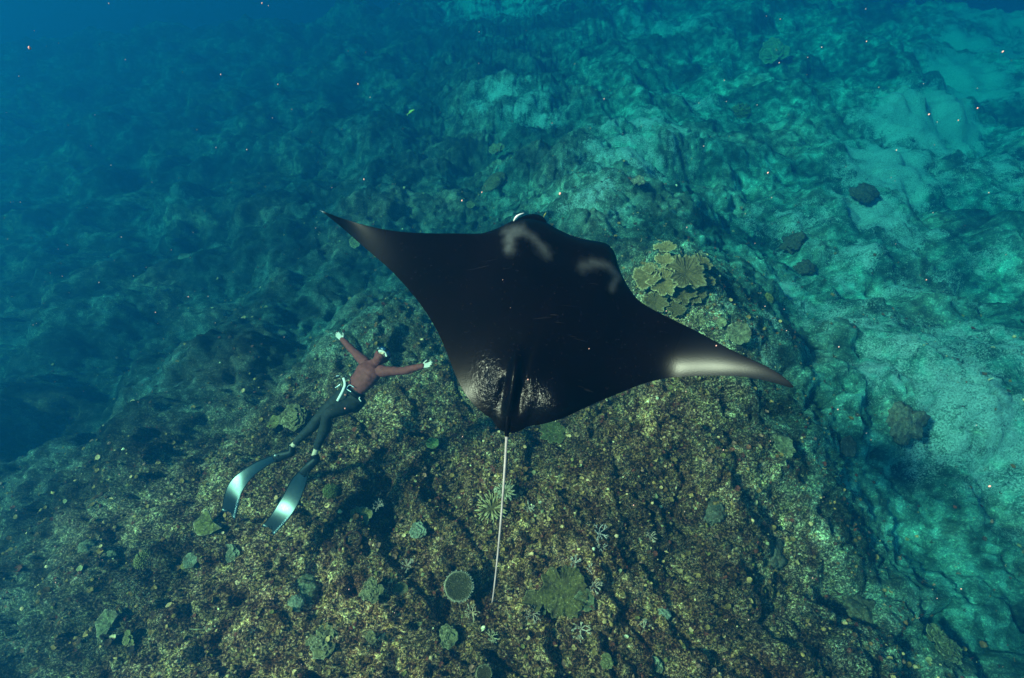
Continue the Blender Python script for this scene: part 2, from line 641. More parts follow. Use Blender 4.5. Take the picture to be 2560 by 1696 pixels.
def scatter(name, label, cat, count, makers, seed, smin, smax, rmax, flat=False):
    rs = np.random.RandomState(seed)
    tm = [mk(rs) for mk in makers for _ in range(5)]
    r = rmax * rs.rand(count) ** 0.80
    a = rs.rand(count) * 2 * np.pi
    x = r * np.cos(a) * 1.1
    y = 3.2 + r * np.sin(a)
    # pieces gather in drifts
    dens = fbm(x * 0.9, y * 0.9, seed + 70, 3)
    keep = (dens + 0.55 * rs.rand(count)) > -0.08
    keep &= y > -1.0
    bare = np.maximum(sstep(-1.5, 2.0, (x + 1.4) * -0.41 + (y - 5.9) * 0.91), sstep(3.0, 6.5, x + 0.3 * (y - 4)))
    keep &= rs.rand(count) > 0.92 * bare
    x, y, r = x[keep], y[keep], r[keep]
    n = len(x)
    z = height(x, y)
    s = (smin + (smax - smin) * rs.rand(n) ** 2.2) * (1 + r * 0.05)
    kind = rs.randint(0, len(tm), n)
    base = PAL[rs.choice(len(PAL), n, p=PALW)] * (0.7 + 0.6 * rs.rand(n, 1))
    yaw = rs.rand(n) * 6.283
    tx = (rs.rand(n) - 0.5) * 1.1
    VV, TT, CC = [], [], []
    off = 0
    for k in range(len(tm)):
        ii = np.where(kind == k)[0]
        if not len(ii):
            continue
        tv, tt = tm[k]
        ca, sa = np.cos(yaw[ii])[:, None], np.sin(yaw[ii])[:, None]
        ct, st = np.cos(tx[ii])[:, None], np.sin(tx[ii])[:, None]
        X, Y, Z = tv[None, :, 0], tv[None, :, 1], tv[None, :, 2]
        Y2 = Y * ct - Z * st
        Z2 = Y * st + Z * ct
        X3 = X * ca - Y2 * sa
        Y3 = X * sa + Y2 * ca
        P = np.stack([X3, Y3, Z2], 2) * s[ii][:, None, None] + np.stack([x[ii], y[ii], z[ii]], 1)[:, None, :]
        VV.append(P.reshape(-1, 3))
        # growing tips are paler on real coral fragments
        h = np.clip((tv[:, 2] - tv[:, 2].min()) / (np.ptp(tv[:, 2]) + 1e-6), 0, 1)[None, :, None]
        c = base[ii][:, None, :] * (0.75 + 0.6 * h)
        CC.append(np.clip(c, 0, 0.85).reshape(-1, 3))
        T = tt[None] + (np.arange(len(ii)) * len(tv))[:, None, None] + off
        TT.append(T.reshape(-1, 3))
        off += len(ii) * len(tv)
    o = mesh_obj(name, np.concatenate(VV), np.concatenate(TT), M['rubble'], smooth=False, cols=np.concatenate(CC))
    tag(o, label, cat, kind='stuff')
    return o


scatter('coral_rubble', 'small mixed coral rubble strewn over the whole reef slope', 'rubble', 26000, [tmpl_rock], 101, 0.006, 0.030, 11.5)
scatter('algae_turf', 'short tufts of algae and fine coral branches covering the reef', 'algae', 42000, [tmpl_tuft], 202, 0.011, 0.040, 11.0)
scatter('coral_crust', 'tiny leafy crusts of coral overgrowing the reef', 'coral crust', 14000, [tmpl_leaf], 303, 0.008, 0.036, 11.5)

# ------------------------------------------------------------------ corals one can tell apart


def lerp(a, b, t):
    t = np.asarray(t)[..., None]
    return np.asarray(a) * (1 - t) + np.asarray(b) * t


def ring_noise(th, seed, k):
    return pnoise(np.cos(th) * k + seed * 3.1, np.sin(th) * k - seed * 1.7, seed)


def plate_geo(seed, R=1.0, amp=0.12, lob=2.0, cup=0.12, ruffle=0.05, ridge=0.0, nridge=40, base=(0.2, 0.2, 0.1), rim=(0.6, 0.6, 0.45),
              stalk=0.5, nr=10, ntt=56, cut=None, thick=0.05, rimw=0.14):
    """table or leaf of coral: ruffled sheet on a tapering foot; unit radius"""
    th = np.linspace(0, 2 * np.pi, ntt, endpoint=False)
    rr = R * (1 + amp * ring_noise(th, seed, lob) + amp * 0.5 * ring_noise(th, seed + 9, lob * 3.2))
    if cut is not None:
        d = np.abs((th - cut[0] + np.pi) % (2 * np.pi) - np.pi)
        rr = rr * (1 - cut[2] * np.exp(-(d / cut[1]) ** 2))
    rho = np.linspace(0, 1, nr + 1)[1:] ** 0.8
    V = [[0, 0, 0]]
    C = [np.asarray(base) * 0.85]
    for p in rho:
        z = cup * p ** 2 + ruffle * p ** 3 * (np.sin(th * 5 + seed) + 1.4 * ring_noise(th, seed + 3, lob * 2.0))
        z = z + ridge * np.sqrt(p) * np.abs(np.sin(th * nridge * 0.5 + 2.2 * ring_noise(th + p * 0.4, seed + 5, 3.0)))
        z = z + 0.03 * pnoise(np.cos(th) * p * 4, np.sin(th) * p * 4, seed + 8)
        V += np.stack([np.cos(th) * rr * p, np.sin(th) * rr * p, z], 1).tolist()
        mixv = sstep(1 - rimw, 1.0, np.full(ntt, p))
        var = 1 + 0.35 * pnoise(np.cos(th) * p * 6, np.sin(th) * p * 6, seed + 12)
        if ridge:
            var = var * (0.65 + 0.7 * np.abs(np.sin(th * nridge * 0.5 + 2.2 * ring_noise(th + p * 0.4, seed + 5, 3.0))))
        C += (lerp(base, rim, mixv) * var[:, None]).tolist()
    nt_ = len(V)
    last = nt_ - ntt
    # underside
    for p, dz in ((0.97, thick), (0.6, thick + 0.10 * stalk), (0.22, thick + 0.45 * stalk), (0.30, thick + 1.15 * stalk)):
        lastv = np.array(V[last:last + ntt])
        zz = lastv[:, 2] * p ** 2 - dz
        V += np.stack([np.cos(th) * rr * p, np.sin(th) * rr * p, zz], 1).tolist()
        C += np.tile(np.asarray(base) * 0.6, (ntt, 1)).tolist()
    F = []
    for j in range(ntt):
        k = (j + 1) % ntt
        F.append([0, 1 + j, 1 + k])
        for i in range(nr + 3):
            a = 1 + i * ntt
            b_ = a + ntt
            F.append([a + j, b_ + j, b_ + k, a + k])
    return np.array(V), F, np.clip(np.array(C), 0, 0.85)


def spiky_geo(seed, base, rim, n=620):
    """round table coral: a shallow dish crowded with upright branchlets, pale at the rim"""
    g = Geo()
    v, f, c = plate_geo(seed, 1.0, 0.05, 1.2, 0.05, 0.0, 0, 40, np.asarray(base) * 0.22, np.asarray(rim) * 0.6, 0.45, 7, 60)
    g.add(v, f, c)
    rs = np.random.RandomState(seed)
    for k in range(n):
        r = math.sqrt((k + 0.5) / n)
        a = k * 2.39996 + rs.rand() * 0.3
        r *= 0.985
        p = np.array([math.cos(a) * r, math.sin(a) * r, 0.05 * r * r - 0.02])
        out_ = np.array([math.cos(a), math.sin(a), 0]) * (0.05 * r ** 3 + 0.07 * (r > 0.94))
        hgt = 0.075 + 0.03 * rs.rand()
        wd = 0.023
        b = [p + wd * np.array([math.cos(t), math.sin(t), 0]) for t in (a, a + 1.57, a + 3.14, a + 4.71)]
        tp = p + out_ + np.array([0, 0, hgt])
        b += [tp + 0.4 * wd * np.array([math.cos(t), math.sin(t), 0]) for t in (a, a + 1.57, a + 3.14, a + 4.71)]
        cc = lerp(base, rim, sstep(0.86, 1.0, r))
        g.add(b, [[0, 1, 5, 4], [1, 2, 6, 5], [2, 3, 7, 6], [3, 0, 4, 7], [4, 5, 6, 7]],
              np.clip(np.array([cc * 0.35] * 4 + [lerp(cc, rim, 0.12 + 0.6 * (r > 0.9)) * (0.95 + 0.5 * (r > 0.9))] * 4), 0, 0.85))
    return g.verts(), g.f, g.cols()


def boulder_geo(seed, base, tip, lumps=0.25, freq=2.2, flat=0.7, nu=40, nv=24, fine=0.06):
    v, f = ellipsoid(np.zeros(3), np.eye(3), np.ones(3), nu, nv)
    n1 = pnoise(v[:, 0] * freq + v[:, 2] * 1.3, v[:, 1] * freq - v[:, 2] * 0.9, seed)
    n2 = np.abs(pnoise(v[:, 0] * freq * 2.7 + v[:, 2] * 2, v[:, 1] * freq * 2.7 + v[:, 2] * 1.7, seed + 4))
    n3 = pnoise(v[:, 0] * 9 + v[:, 2] * 6, v[:, 1] * 9 - v[:, 2] * 5, seed + 8)
    k = 1 + lumps * n1 + lumps * 0.8 * (n2 - 0.2) + fine * n3
    c = lerp(base, tip, np.clip(0.35 + 1.3 * (n2 - 0.15) + 0.8 * n3, 0, 1))
    v = v * k[:, None]
    v[:, 2] *= flat
    return v, f, np.clip(c, 0, 0.85)


def branch_geo(seed, base, tip, n0=7, spread=0.9, depth=3, thick=0.06, segs=5):
    """staghorn-like bush of tapering forked branches"""
    rs = np.random.RandomState(seed)
    g = Geo()

    def grow(p, d, l, r, lev):
        q = p + d * l
        mid_ = (p + q) / 2 + (rs.rand(3) - 0.5) * l * 0.18
        r1 = r * (0.72 if lev < depth else 0.35)
        v, f = tube([p, mid_, q], [r, (r + r1) / 2, r1], segs)
        t0, t1 = lev / (depth + 1), (lev + 1) / (depth + 1)
        cc = np.concatenate([np.tile(lerp(base, tip, np.array(t)), (segs, 1)) for t in (t0, (t0 + t1) / 2, t1)] +
                            [lerp(base, tip, np.array(t0))[None], lerp(base, tip, np.array(t1))[None]])
        g.add(v, f, np.clip(cc, 0, 0.85))
        if lev < depth:
            for k in range(rs.randint(2, 4)):
                nd = norm(d + (rs.rand(3) - 0.5) * 1.5 + np.array([0, 0, 0.12]))
                grow(q, nd, l * (0.62 + 0.25 * rs.rand()), r1, lev + 1)
    for k in range(n0):
        a = 6.283 * k / n0 + rs.rand() * 0.7
        d = norm([math.cos(a) * spread, math.sin(a) * spread, 0.45 + 0.5 * rs.rand()])
        grow(np.array([0, 0, -0.12]), d, 0.36 + 0.12 * rs.rand(), thick, 1)
    return g.verts(), g.f, g.cols()


def finger_geo(seed, base, tip, n=70, segs=5):
    """flat rosette of radiating fingers"""
    rs = np.random.RandomState(seed)
    g = Geo()
    v, f, c = plate_geo(seed, 0.72, 0.1, 2, 0.0, 0.0, 0, 40, np.asarray(base) * 0.5, np.asarray(base) * 0.5, 0.4, 5, 30)
    g.add(v, f, c)
    for k in range(n):
        r0 = 0.12 + 0.55 * rs.rand()
        a = k * 2.39996
        d = np.array([math.cos(a), math.sin(a), 0])
        e = np.array([-math.sin(a), math.cos(a), 0]) * (rs.rand() - 0.5) * 0.35
        l = 0.34 + 0.12 * rs.rand()
        p = d * r0
        pts = [p + [0, 0, -0.03], p + d * l * 0.5 + e * 0.4 + [0, 0, 0.10], p + d * l + e + [0, 0, 0.13 + 0.05 * rs.rand()]]
        v, f = tube(pts, [0.045, 0.042, 0.026], segs)
        cc = np.concatenate([np.tile(np.asarray(base), (segs, 1)), np.tile(lerp(base, tip, np.array(0.45)), (segs, 1)),
                             np.tile(np.asarray(tip), (segs, 1)), [base], [tip]])
        g.add(v, f, cc)
    return g.verts(), g.f, g.cols()


def lobes_geo(seed, base, rim, n=7, spread=0.55, ruffle=0.10, amp=0.22, ridge=0.0, cup=0.2):
    """crust of several overlapping ruffled leaves"""
    rs = np.random.RandomState(seed)
    g = Geo()
    for k in range(n):
        a = 6.283 * k / n + rs.rand()
        d = spread * (0.35 + 0.75 * rs.rand()) * (k > 0)
        s = 0.34 + 0.30 * rs.rand()
        v, f, c = plate_geo(seed * 7 + k, 1, amp, 2.2, cup, ruffle, ridge, 30, base, rim, 0.5, 6, 32)
        v = v * s
        t = (rs.rand() - 0.3) * 0.5
        ct, st = math.cos(t), math.sin(t)
        dirv = np.array([math.cos(a), math.sin(a)])
        rad_ = v[:, 0] * dirv[0] + v[:, 1] * dirv[1]
        v[:, 2] += -st * rad_ * 0.6
        v = v + np.array([dirv[0] * d, dirv[1] * d, 0.10 * rs.rand() + 0.05 * k / n])
        g.add(v, f, np.clip(c * (0.85 + 0.3 * rs.rand()), 0, 0.85))
    return g.verts(), g.f, g.cols()


def fan_geo(seed, base, rim):
    """one leaf of lettuce coral: a deeply folded fan with a pale cut edge on its open side"""
    n, m = 64, 16
    th = np.linspace(rad(-8), rad(205), n)
    V, C = [], []
    folds = np.sin(th * 7) * 0.6 + np.sin(th * 13 + 1) * 0.4
    for i in range(m + 1):
        p = i / m
        r = p * (1.0 + 0.035 * np.sin(th * 7 + 0.6) + 0.07 * ring_noise(th, seed, 4.0)) * (0.82 + 0.25 * np.sin(th * 1.1) ** 2)
        z = 0.10 + 0.28 * p ** 1.5 - 0.10 * p ** 4 + 0.05 * p * folds
        V.append(np.stack([np.cos(th) * r, np.sin(th) * r, z], 1))
        k = np.maximum(sstep(0.90, 1.0, np.full(n, p)) * 0.7, sstep(rad(195), rad(204), th) + sstep(rad(2), rad(-7), th))
        C.append(lerp(base, rim, np.clip(k, 0, 1)) * (0.72 + 0.40 * (folds[:, None] * 0.5 + 0.5)))
    top = np.concatenate(V)
    bot = top.copy()
    bot[:, 2] -= 0.06
    bot = bot * np.array([0.97, 0.97, 1])
    F = []
    K = n * (m + 1)
    for i in range(m):
        for j in range(n - 1):
            a = i * n + j
            F.append([a, a + n, a + n + 1, a + 1])
            F.append([K + a, K + a + 1, K + a + n + 1, K + a + n])
    for j in range(n - 1):
        a = m * n + j
        F.append([a, K + a, K + a + 1, a + 1])
    for i in range(m):
        a = i * n
        F.append([a, K + a, K + a + n, a + n])
        b_ = i * n + n - 1
        F.append([b_, b_ + n, K + b_ + n, K + b_])
    g = Geo()
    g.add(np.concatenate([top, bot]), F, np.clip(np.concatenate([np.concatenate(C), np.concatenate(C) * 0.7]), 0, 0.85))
    v, f = tube([[0, 0.05, -0.5], [0, 0.12, 0.0], [0, 0.16, 0.14]], [0.3, 0.2, 0.12], 10)
    g.add(v, f, np.asarray(base) * 0.5)
    return g.verts(), g.f, g.cols()


def barrel_geo(seed, base, tip):
    """open tube sponge"""
    n = 28
    th = np.linspace(0, 2 * np.pi, n, endpoint=False)
    prof = [(0.55, -0.5), (0.72, 0.0), (0.95, 0.5), (1.0, 0.75), (0.90, 0.84), (0.72, 0.75), (0.5, 0.3), (0.25, -0.1)]
    V, C = [], []
    for i, (r, z) in enumerate(prof):
        q = r * (1 + 0.10 * ring_noise(th, seed, 3) + 0.05 * np.sin(th * 9))
        V.append(np.stack([np.cos(th) * q, np.sin(th) * q, np.full(n, z)], 1))
        C.append(np.tile(lerp(base, tip, np.array(1.0 if i in (3, 4) else 0.15)), (n, 1)))
    V.append(np.array([[0, 0, -0.15]]))
    C.append(np.array([base]))
    F = []
    for i in range(len(prof) - 1):
        for j in range(n):
            k = (j + 1) % n
            F.append([i * n + j, i * n + k, (i + 1) * n + k, (i + 1) * n + j])
    e = len(prof) * n
    for j in range(n):
        F.append([e - n + j, e - n + (j + 1) % n, e])
    return np.concatenate(V), F, np.concatenate(C)


def bush_geo(seed, base, tip):
    """soft coral: a cushion of many little round-tipped polyps"""
    rs = np.random.RandomState(seed)
    g = Geo()
    v, f, c = boulder_geo(seed, np.asarray(base) * 0.6, base, 0.25, 1.6, 0.55, 24, 14)
    g.add(v * 0.75, f, c)
    for k in range(150):
        a = k * 2.39996
        zz = 1 - (k + 0.5) / 150 * 1.0
        r = math.sqrt(1 - zz * zz)
        d = np.array([r * math.cos(a), r * math.sin(a), zz])
        p = d * np.array([0.72, 0.72, 0.42])
        q = p + norm(d + (rs.rand(3) - 0.5) * 0.9) * (0.18 + 0.16 * rs.rand())
        v, f = tube([p, q], [0.045, 0.05], 5)
        g.add(v, f, np.clip(np.concatenate([np.tile(np.asarray(base), (5, 1)), np.tile(np.asarray(tip), (5, 1)), [base], [tip]]), 0, 0.85))
    return g.verts(), g.f, g.cols()


OLIVE, OLIVE_D = (0.30, 0.27, 0.10), (0.17, 0.15, 0.055)
PALE, CREAM = (0.78, 0.76, 0.58), (0.82, 0.78, 0.62)
TEAL, GREY = (0.52, 0.66, 0.55), (0.34, 0.34, 0.30)
BROWN, LILAC = (0.24, 0.17, 0.09), (0.58, 0.50, 0.52)
GREEN, DARK = (0.22, 0.30, 0.10), (0.07, 0.055, 0.04)

# kind, photo x, y, size in photo pixels (across), turn in degrees, lift (m), lean towards the lens, options, name, label, category
CORALS = [
 ('spiky', 1145, 1470, 80, 20, 0.16, 0.10, dict(base=(0.27, 0.25, 0.15), rim=CREAM), 'table_coral', 'round table coral with a pale rim beside the tip of the tail', 'coral'),
 ('spiky', 1208, 1684, 44, 80, 0.08, 0.05, dict(base=(0.26, 0.19, 0.10), rim=(0.66, 0.60, 0.42)), 'table_coral', 'small brown round table coral cut by the bottom edge of the photo', 'coral'),
 ('plate', 1408, 1478, 136, 10, 0.10, 0.1, dict(base=(0.22, 0.19, 0.065), rim=(0.50, 0.46, 0.22), amp=0.17, lob=3.4, cup=0.05, ruffle=0.09, cut=(1.6, 0.12, 0.45), rimw=0.04, nr=16, ntt=140), 'leaf_coral', 'large flat olive leaf coral with a ragged notched edge right of the tail tip', 'coral'),
 ('plate', 1335, 1502, 60, 70, 0.05, 0.1, dict(base=(0.20, 0.17, 0.07), rim=(0.60, 0.58, 0.34), amp=0.25, lob=2.0, cup=0.05, rimw=0.08), 'leaf_coral', 'small dark olive leaf coral tucked against the large ragged one', 'coral'),
 ('plate', 1462, 1502, 60, 150, 0.04, 0.1, dict(base=(0.26, 0.30, 0.17), rim=(0.66, 0.70, 0.50), amp=0.25, lob=2.0, cup=0.05, rimw=0.08), 'leaf_coral', 'grey green leaf coral on the right flank of the large ragged one', 'coral'),
 ('boulder', 762, 1478, 78, 0, 0.02, 0.1, dict(base=(0.34, 0.42, 0.28), tip=(0.60, 0.70, 0.50), lumps=0.30, freq=1.8, flat=0.45), 'lobed_coral', 'pale green lumpy coral mound below the long fins', 'coral'),
 ('boulder', 742, 1508, 44, 40, 0.02, 0.1, dict(base=(0.40, 0.52, 0.42), tip=(0.72, 0.80, 0.66), lumps=0.35, freq=2.2, flat=0.4), 'lobed_coral', 'small whitish green knob touching the pale lumpy mound', 'coral'),
 ('lobes', 812, 1604, 92, 0, 0.05, 0.1, dict(base=(0.36, 0.33, 0.17), rim=PALE, n=9, ruffle=0.18), 'clump_coral', 'speckled cream rosette of crowded coral leaves near the bottom edge', 'coral'),
 ('lobes', 778, 1602, 30, 50, 0.04, 0.1, dict(base=(0.34, 0.32, 0.16), rim=PALE, n=4), 'clump_coral', 'small cream coral clump left of the speckled rosette', 'coral'),
 ('fan', 538, 1312, 92, 128, 0.06, 0.25, dict(base=(0.42, 0.42, 0.14), rim=CREAM), 'lettuce_coral', 'yellow green lettuce coral with a white edge under the tip of the left fin', 'coral'),
 ('bush', 826, 1228, 46, 0, 0.0, 0.1, dict(base=(0.22, 0.34, 0.12), tip=(0.42, 0.52, 0.22)), 'soft_coral', 'soft green fuzzy coral right of the silver fin blade', 'coral'),
 ('barrel', 884, 1352, 52, 0, -0.02, 0.2, dict(base=(0.055, 0.022, 0.015), tip=(0.20, 0.055, 0.03)), 'barrel_sponge', 'dark red open sponge in a hollow of the reef', 'sponge'),
 ('lobes', 1050, 1328, 56, 20, 0.05, 0.1, dict(base=TEAL, rim=(0.74, 0.80, 0.68), n=7), 'crust_coral', 'pale turquoise ruffled coral crust left of the tail', 'coral'),
 ('finger', 1232, 1272, 92, 0, 0.05, 0.1, dict(base=(0.26, 0.19, 0.08), tip=(0.66, 0.60, 0.36)), 'finger_coral', 'golden brown rosette of radiating coral fingers behind the tail', 'coral'),
 ('finger', 1264, 1232, 62, 30, 0.07, 0.1, dict(base=(0.24, 0.22, 0.14), tip=(0.62, 0.62, 0.48)), 'finger_coral', 'smaller grey green finger coral just right of the tail', 'coral'),
 ('branch', 958, 1286, 34, 0, 0.03, 0.0, dict(base=LILAC, tip=(0.82, 0.80, 0.78)), 'branching_coral', 'whitish twiggy coral above the dark red sponge', 'coral'),
 ('branch', 1020, 1420, 38, 0, 0.03, 0.0, dict(base=(0.40, 0.33, 0.30), tip=(0.80, 0.74, 0.70)), 'branching_coral', 'white branching coral up and left of the round table coral', 'coral'),
 ('branch', 1180, 1532, 44, 0, 0.03, 0.0, dict(base=(0.48, 0.36, 0.26), tip=(0.84, 0.76, 0.62)), 'branching_coral', 'pinkish branching coral touching the lower edge of the round table coral', 'coral'),
 ('branch', 1436, 1408, 40, 0, 0.03, 0.0, dict(base=LILAC, tip=(0.84, 0.82, 0.80)), 'branching_coral', 'white branching coral above the large olive leaf coral', 'coral'),
 ('branch', 1476, 1426, 34, 0, 0.03, 0.0, dict(base=(0.50, 0.44, 0.50), tip=(0.80, 0.78, 0.82)), 'branching_coral', 'lilac branching coral at the upper right corner of the large olive leaf', 'coral'),
 ('branch', 1486, 1468, 42, 0, 0.03, 0.0, dict(base=(0.48, 0.40, 0.38), tip=(0.80, 0.70, 0.66)), 'branching_coral', 'rosy branching coral along the right side of the large olive leaf', 'coral'),
 ('branch', 1498, 1336, 52, 0, 0.03, 0.0, dict(base=(0.42, 0.38, 0.44), tip=(0.70, 0.68, 0.76)), 'branching_coral', 'broad lilac branching coral highest right of the tail tip', 'coral'),
 ('branch', 1498, 1368, 40, 0, 0.03, 0.0, dict(base=(0.40, 0.36, 0.38), tip=(0.72, 0.68, 0.70)), 'branching_coral', 'grey lilac branching coral right under the broad lilac one', 'coral'),
 ('branch', 1452, 1574, 56, 0, 0.03, 0.0, dict(base=(0.52, 0.46, 0.44), tip=(0.84, 0.80, 0.76)), 'branching_coral', 'bushy whitish branching coral below the large olive leaf', 'coral'),
 ('branch', 1322, 1270, 36, 0, 0.03, 0.0, dict(base=(0.40, 0.38, 0.36), tip=(0.78, 0.76, 0.72)), 'branching_coral', 'white branching coral right of the two finger rosettes', 'coral'),
 ('branch', 1230, 1592, 40, 0, 0.03, 0.0, dict(base=(0.44, 0.42, 0.26), tip=(0.82, 0.80, 0.60)), 'branching_coral', 'cream branching coral low below the tail tip', 'coral'),
 ('branch', 1332, 1536, 50, 0, 0.03, 0.0, dict(base=(0.38, 0.30, 0.28), tip=(0.62, 0.54, 0.54)), 'branching_coral', 'dull mauve branching coral left under the large olive leaf', 'coral'),
 ('branch', 1626, 1340, 36, 0, 0.03, 0.0, dict(base=(0.40, 0.32, 0.28), tip=(0.72, 0.62, 0.56)), 'branching_coral', 'pale pink branching coral alone on the dark slope to the right', 'coral'),
 ('branch', 1610, 1570, 40, 0, 0.03, 0.0, dict(base=(0.40, 0.34, 0.28), tip=(0.70, 0.66, 0.58)), 'branching_coral', 'tan branching coral near the small turquoise rosette', 'coral'),
 ('lobes', 1118, 1592, 66, 0, 0.10, 0.1, dict(base=(0.34, 0.36, 0.20), rim=(0.66, 0.68, 0.48), n=8), 'leafy_coral', 'grey green leafy coral casting a dark shadow below the round table coral', 'coral'),
 ('lobes', 930, 1590, 40, 0, 0.05, 0.1, dict(base=(0.36, 0.30, 0.13), rim=CREAM, n=5), 'leafy_coral', 'mustard leafy coral in the dark hollow at the bottom', 'coral'),
 ('ring', 930, 1478, 56, 0, 0.03, 0.1, dict(base=(0.36, 0.36, 0.20), rim=PALE), 'crust_coral', 'cream rimmed crust coral left of the round table coral', 'coral'),
 ('plate', 1002, 1478, 42, 60, 0.04, 0.1, dict(base=(0.24, 0.22, 0.11), rim=(0.44, 0.42, 0.24), amp=0.1, ridge=0.03), 'plate_coral', 'dull brown round plate coral between the cream crust and the table coral', 'coral'),
 ('plate', 905, 1295, 60, 200, 0.04, 0.1, dict(base=(0.36, 0.36, 0.16), rim=PALE, amp=0.3, ruffle=0.1), 'plate_coral', 'mossy yellow plate coral above the dark red sponge', 'coral'),
 ('boulder', 1660, 1535, 36, 0, 0.02, 0.1, dict(base=TEAL, tip=(0.70, 0.82, 0.74), lumps=0.3, freq=2.6, flat=0.5), 'lobed_coral', 'small turquoise rosette coral right of the branching corals', 'coral'),
 ('lobes', 1640, 1662, 46, 0, 0.05, 0.2, dict(base=(0.40, 0.50, 0.36), rim=(0.78, 0.82, 0.66), n=4), 'leafy_coral', 'mint green forked leafy coral at the bottom right of centre', 'coral'),
 ('lobes', 1520, 1658, 44, 0, 0.04, 0.1, dict(base=(0.34, 0.34, 0.14), rim=(0.64, 0.62, 0.36), n=5), 'leafy_coral', 'olive leafy coral left of the mint green forked one', 'coral'),
 ('plate', 1082, 1116, 38, 0, 0.06, 0.1, dict(base=(0.22, 0.40, 0.16), rim=(0.46, 0.60, 0.32), amp=0.2, ridge=0.04, nridge=20), 'plate_coral', 'green corrugated plate coral between the diver and the tail', 'coral'),
 ('plate', 1382, 1086, 76, 0, 0.05, 0.1, dict(base=(0.17, 0.20, 0.08), rim=(0.45, 0.50, 0.26), amp=0.35, lob=2.0, cup=0.04, rimw=0.06), 'leaf_coral', 'dark olive leaf coral at the trailing edge of the ray', 'coral'),
 ('plate', 1940, 1134, 62, 0, 0.08, 0.2, dict(base=(0.36, 0.42, 0.26), rim=(0.52, 0.58, 0.40), amp=0.25, ridge=0.04, nridge=24), 'plate_coral', 'pale green plate coral below the right wing tip', 'coral'),
 ('boulder', 1780, 1276, 66, 0, 0.0, 0.1, dict(base=(0.20, 0.22, 0.18), tip=(0.30, 0.33, 0.27), lumps=0.4, freq=2.0, flat=0.3), 'mound_coral', 'smooth grey mound coral on the right slope', 'coral'),
 ('boulder', 1936, 1386, 78, 30, 0.0, 0.1, dict(base=(0.24, 0.25, 0.22), tip=(0.36, 0.38, 0.32), lumps=0.4, freq=2.0, flat=0.3), 'mound_coral', 'pale grey mound coral lower on the right slope', 'coral'),
 ('boulder', 2160, 1530, 110, 0, 0.0, 0.1, dict(base=(0.18, 0.20, 0.15), tip=(0.30, 0.33, 0.24), lumps=0.45, freq=2.0, flat=0.28), 'mound_coral', 'wide grey mound coral towards the lower right corner', 'coral'),
 ('lobes', 2350, 1618, 110, 0, 0.08, 0.2, dict(base=(0.26, 0.32, 0.18), rim=(0.56, 0.60, 0.40), n=9), 'leafy_coral', 'broad green leafy rosette in the lower right corner', 'coral'),
 ('plate', 2106, 1118, 60, 0, 0.08, 0.1, dict(base=(0.20, 0.24, 0.22), rim=(0.26, 0.30, 0.26), amp=0.15), 'plate_coral', 'blue grey plate coral on the dark right slope', 'coral'),
 ('boulder', 2262, 1056, 100, 0, 0.05, 0.1, dict(base=(0.22, 0.26, 0.25), tip=(0.36, 0.42, 0.38), lumps=0.45, freq=1.6, flat=0.35), 'mound_coral', 'large blue grey dome coral by the bright sand', 'coral'),
 ('boulder', 1990, 618, 60, 0, 0.1, 0.1, dict(base=(0.10, 0.09, 0.07), tip=(0.22, 0.22, 0.18), lumps=0.5, freq=1.9, flat=0.45), 'dome_coral', 'dark dome coral standing in the pale sand, upper of the pair', 'coral'),
 ('boulder', 2012, 682, 46, 0, 0.1, 0.1, dict(base=(0.10, 0.09, 0.07), tip=(0.22, 0.22, 0.18), lumps=0.5, freq=2.1, flat=0.45), 'dome_coral', 'dark dome coral standing in the pale sand, lower of the pair', 'coral'),
 ('boulder', 2152, 500, 60, 0, 0.1, 0.1, dict(base=(0.10, 0.09, 0.07), tip=(0.20, 0.20, 0.17), lumps=0.5, freq=1.8, flat=0.5), 'dome_coral', 'dark dome coral at the foot of the bright sand channel', 'coral'),
 ('plate', 1842, 842, 68, 0, 0.10, 0.25, dict(base=(0.30, 0.33, 0.22), rim=(0.52, 0.56, 0.40), amp=0.12, ridge=0.05, nridge=44), 'plate_coral', 'grooved round plate coral above the right wing', 'coral'),
 ('plate', 1798, 812, 30, 0, 0.08, 0.2, dict(base=(0.44, 0.50, 0.30), rim=(0.66, 0.70, 0.48), amp=0.2, ridge=0.05, nridge=16), 'plate_coral', 'small yellow green plate coral beside the grooved one', 'coral'),
 ('finger', 1742, 806, 48, 0, 0.06, 0.1, dict(base=(0.18, 0.17, 0.10), tip=(0.40, 0.40, 0.26)), 'finger_coral', 'dark finger coral at the leading edge of the right wing', 'coral'),
 ('bush', 1918, 748, 34, 0, 0.02, 0.1, dict(base=(0.34, 0.38, 0.10), tip=(0.60, 0.66, 0.24)), 'soft_coral', 'bright yellow green coral tuft right of the plate coral mound', 'coral'),
 ('lobes', 1750, 645, 36, 0, 0.05, 0.1, dict(base=(0.60, 0.68, 0.56), rim=(0.82, 0.84, 0.72), n=4), 'crust_coral', 'bright turquoise crust above the plate coral mound', 'coral'),
 ('plate', 896, 608, 34, 0, 0.1, 0.2, dict(base=(0.34, 0.34, 0.18), rim=(0.66, 0.66, 0.44), amp=0.15), 'plate_coral', 'round yellowish plate coral peeking out behind the left wing tip', 'coral'),
 ('lobes', 1252, 392, 60, 0, 0.12, 0.2, dict(base=(0.32, 0.34, 0.20), rim=(0.62, 0.64, 0.46), n=6), 'leafy_coral', 'leafy green coral far above the head of the ray', 'coral'),
 ('boulder', 1240, 466, 76, 0, 0.05, 0.1, dict(base=(0.18, 0.18, 0.10), tip=(0.32, 0.32, 0.20), lumps=0.2, freq=1.5, flat=0.5), 'mound_coral', 'brown mound coral just above the head of the ray', 'coral'),
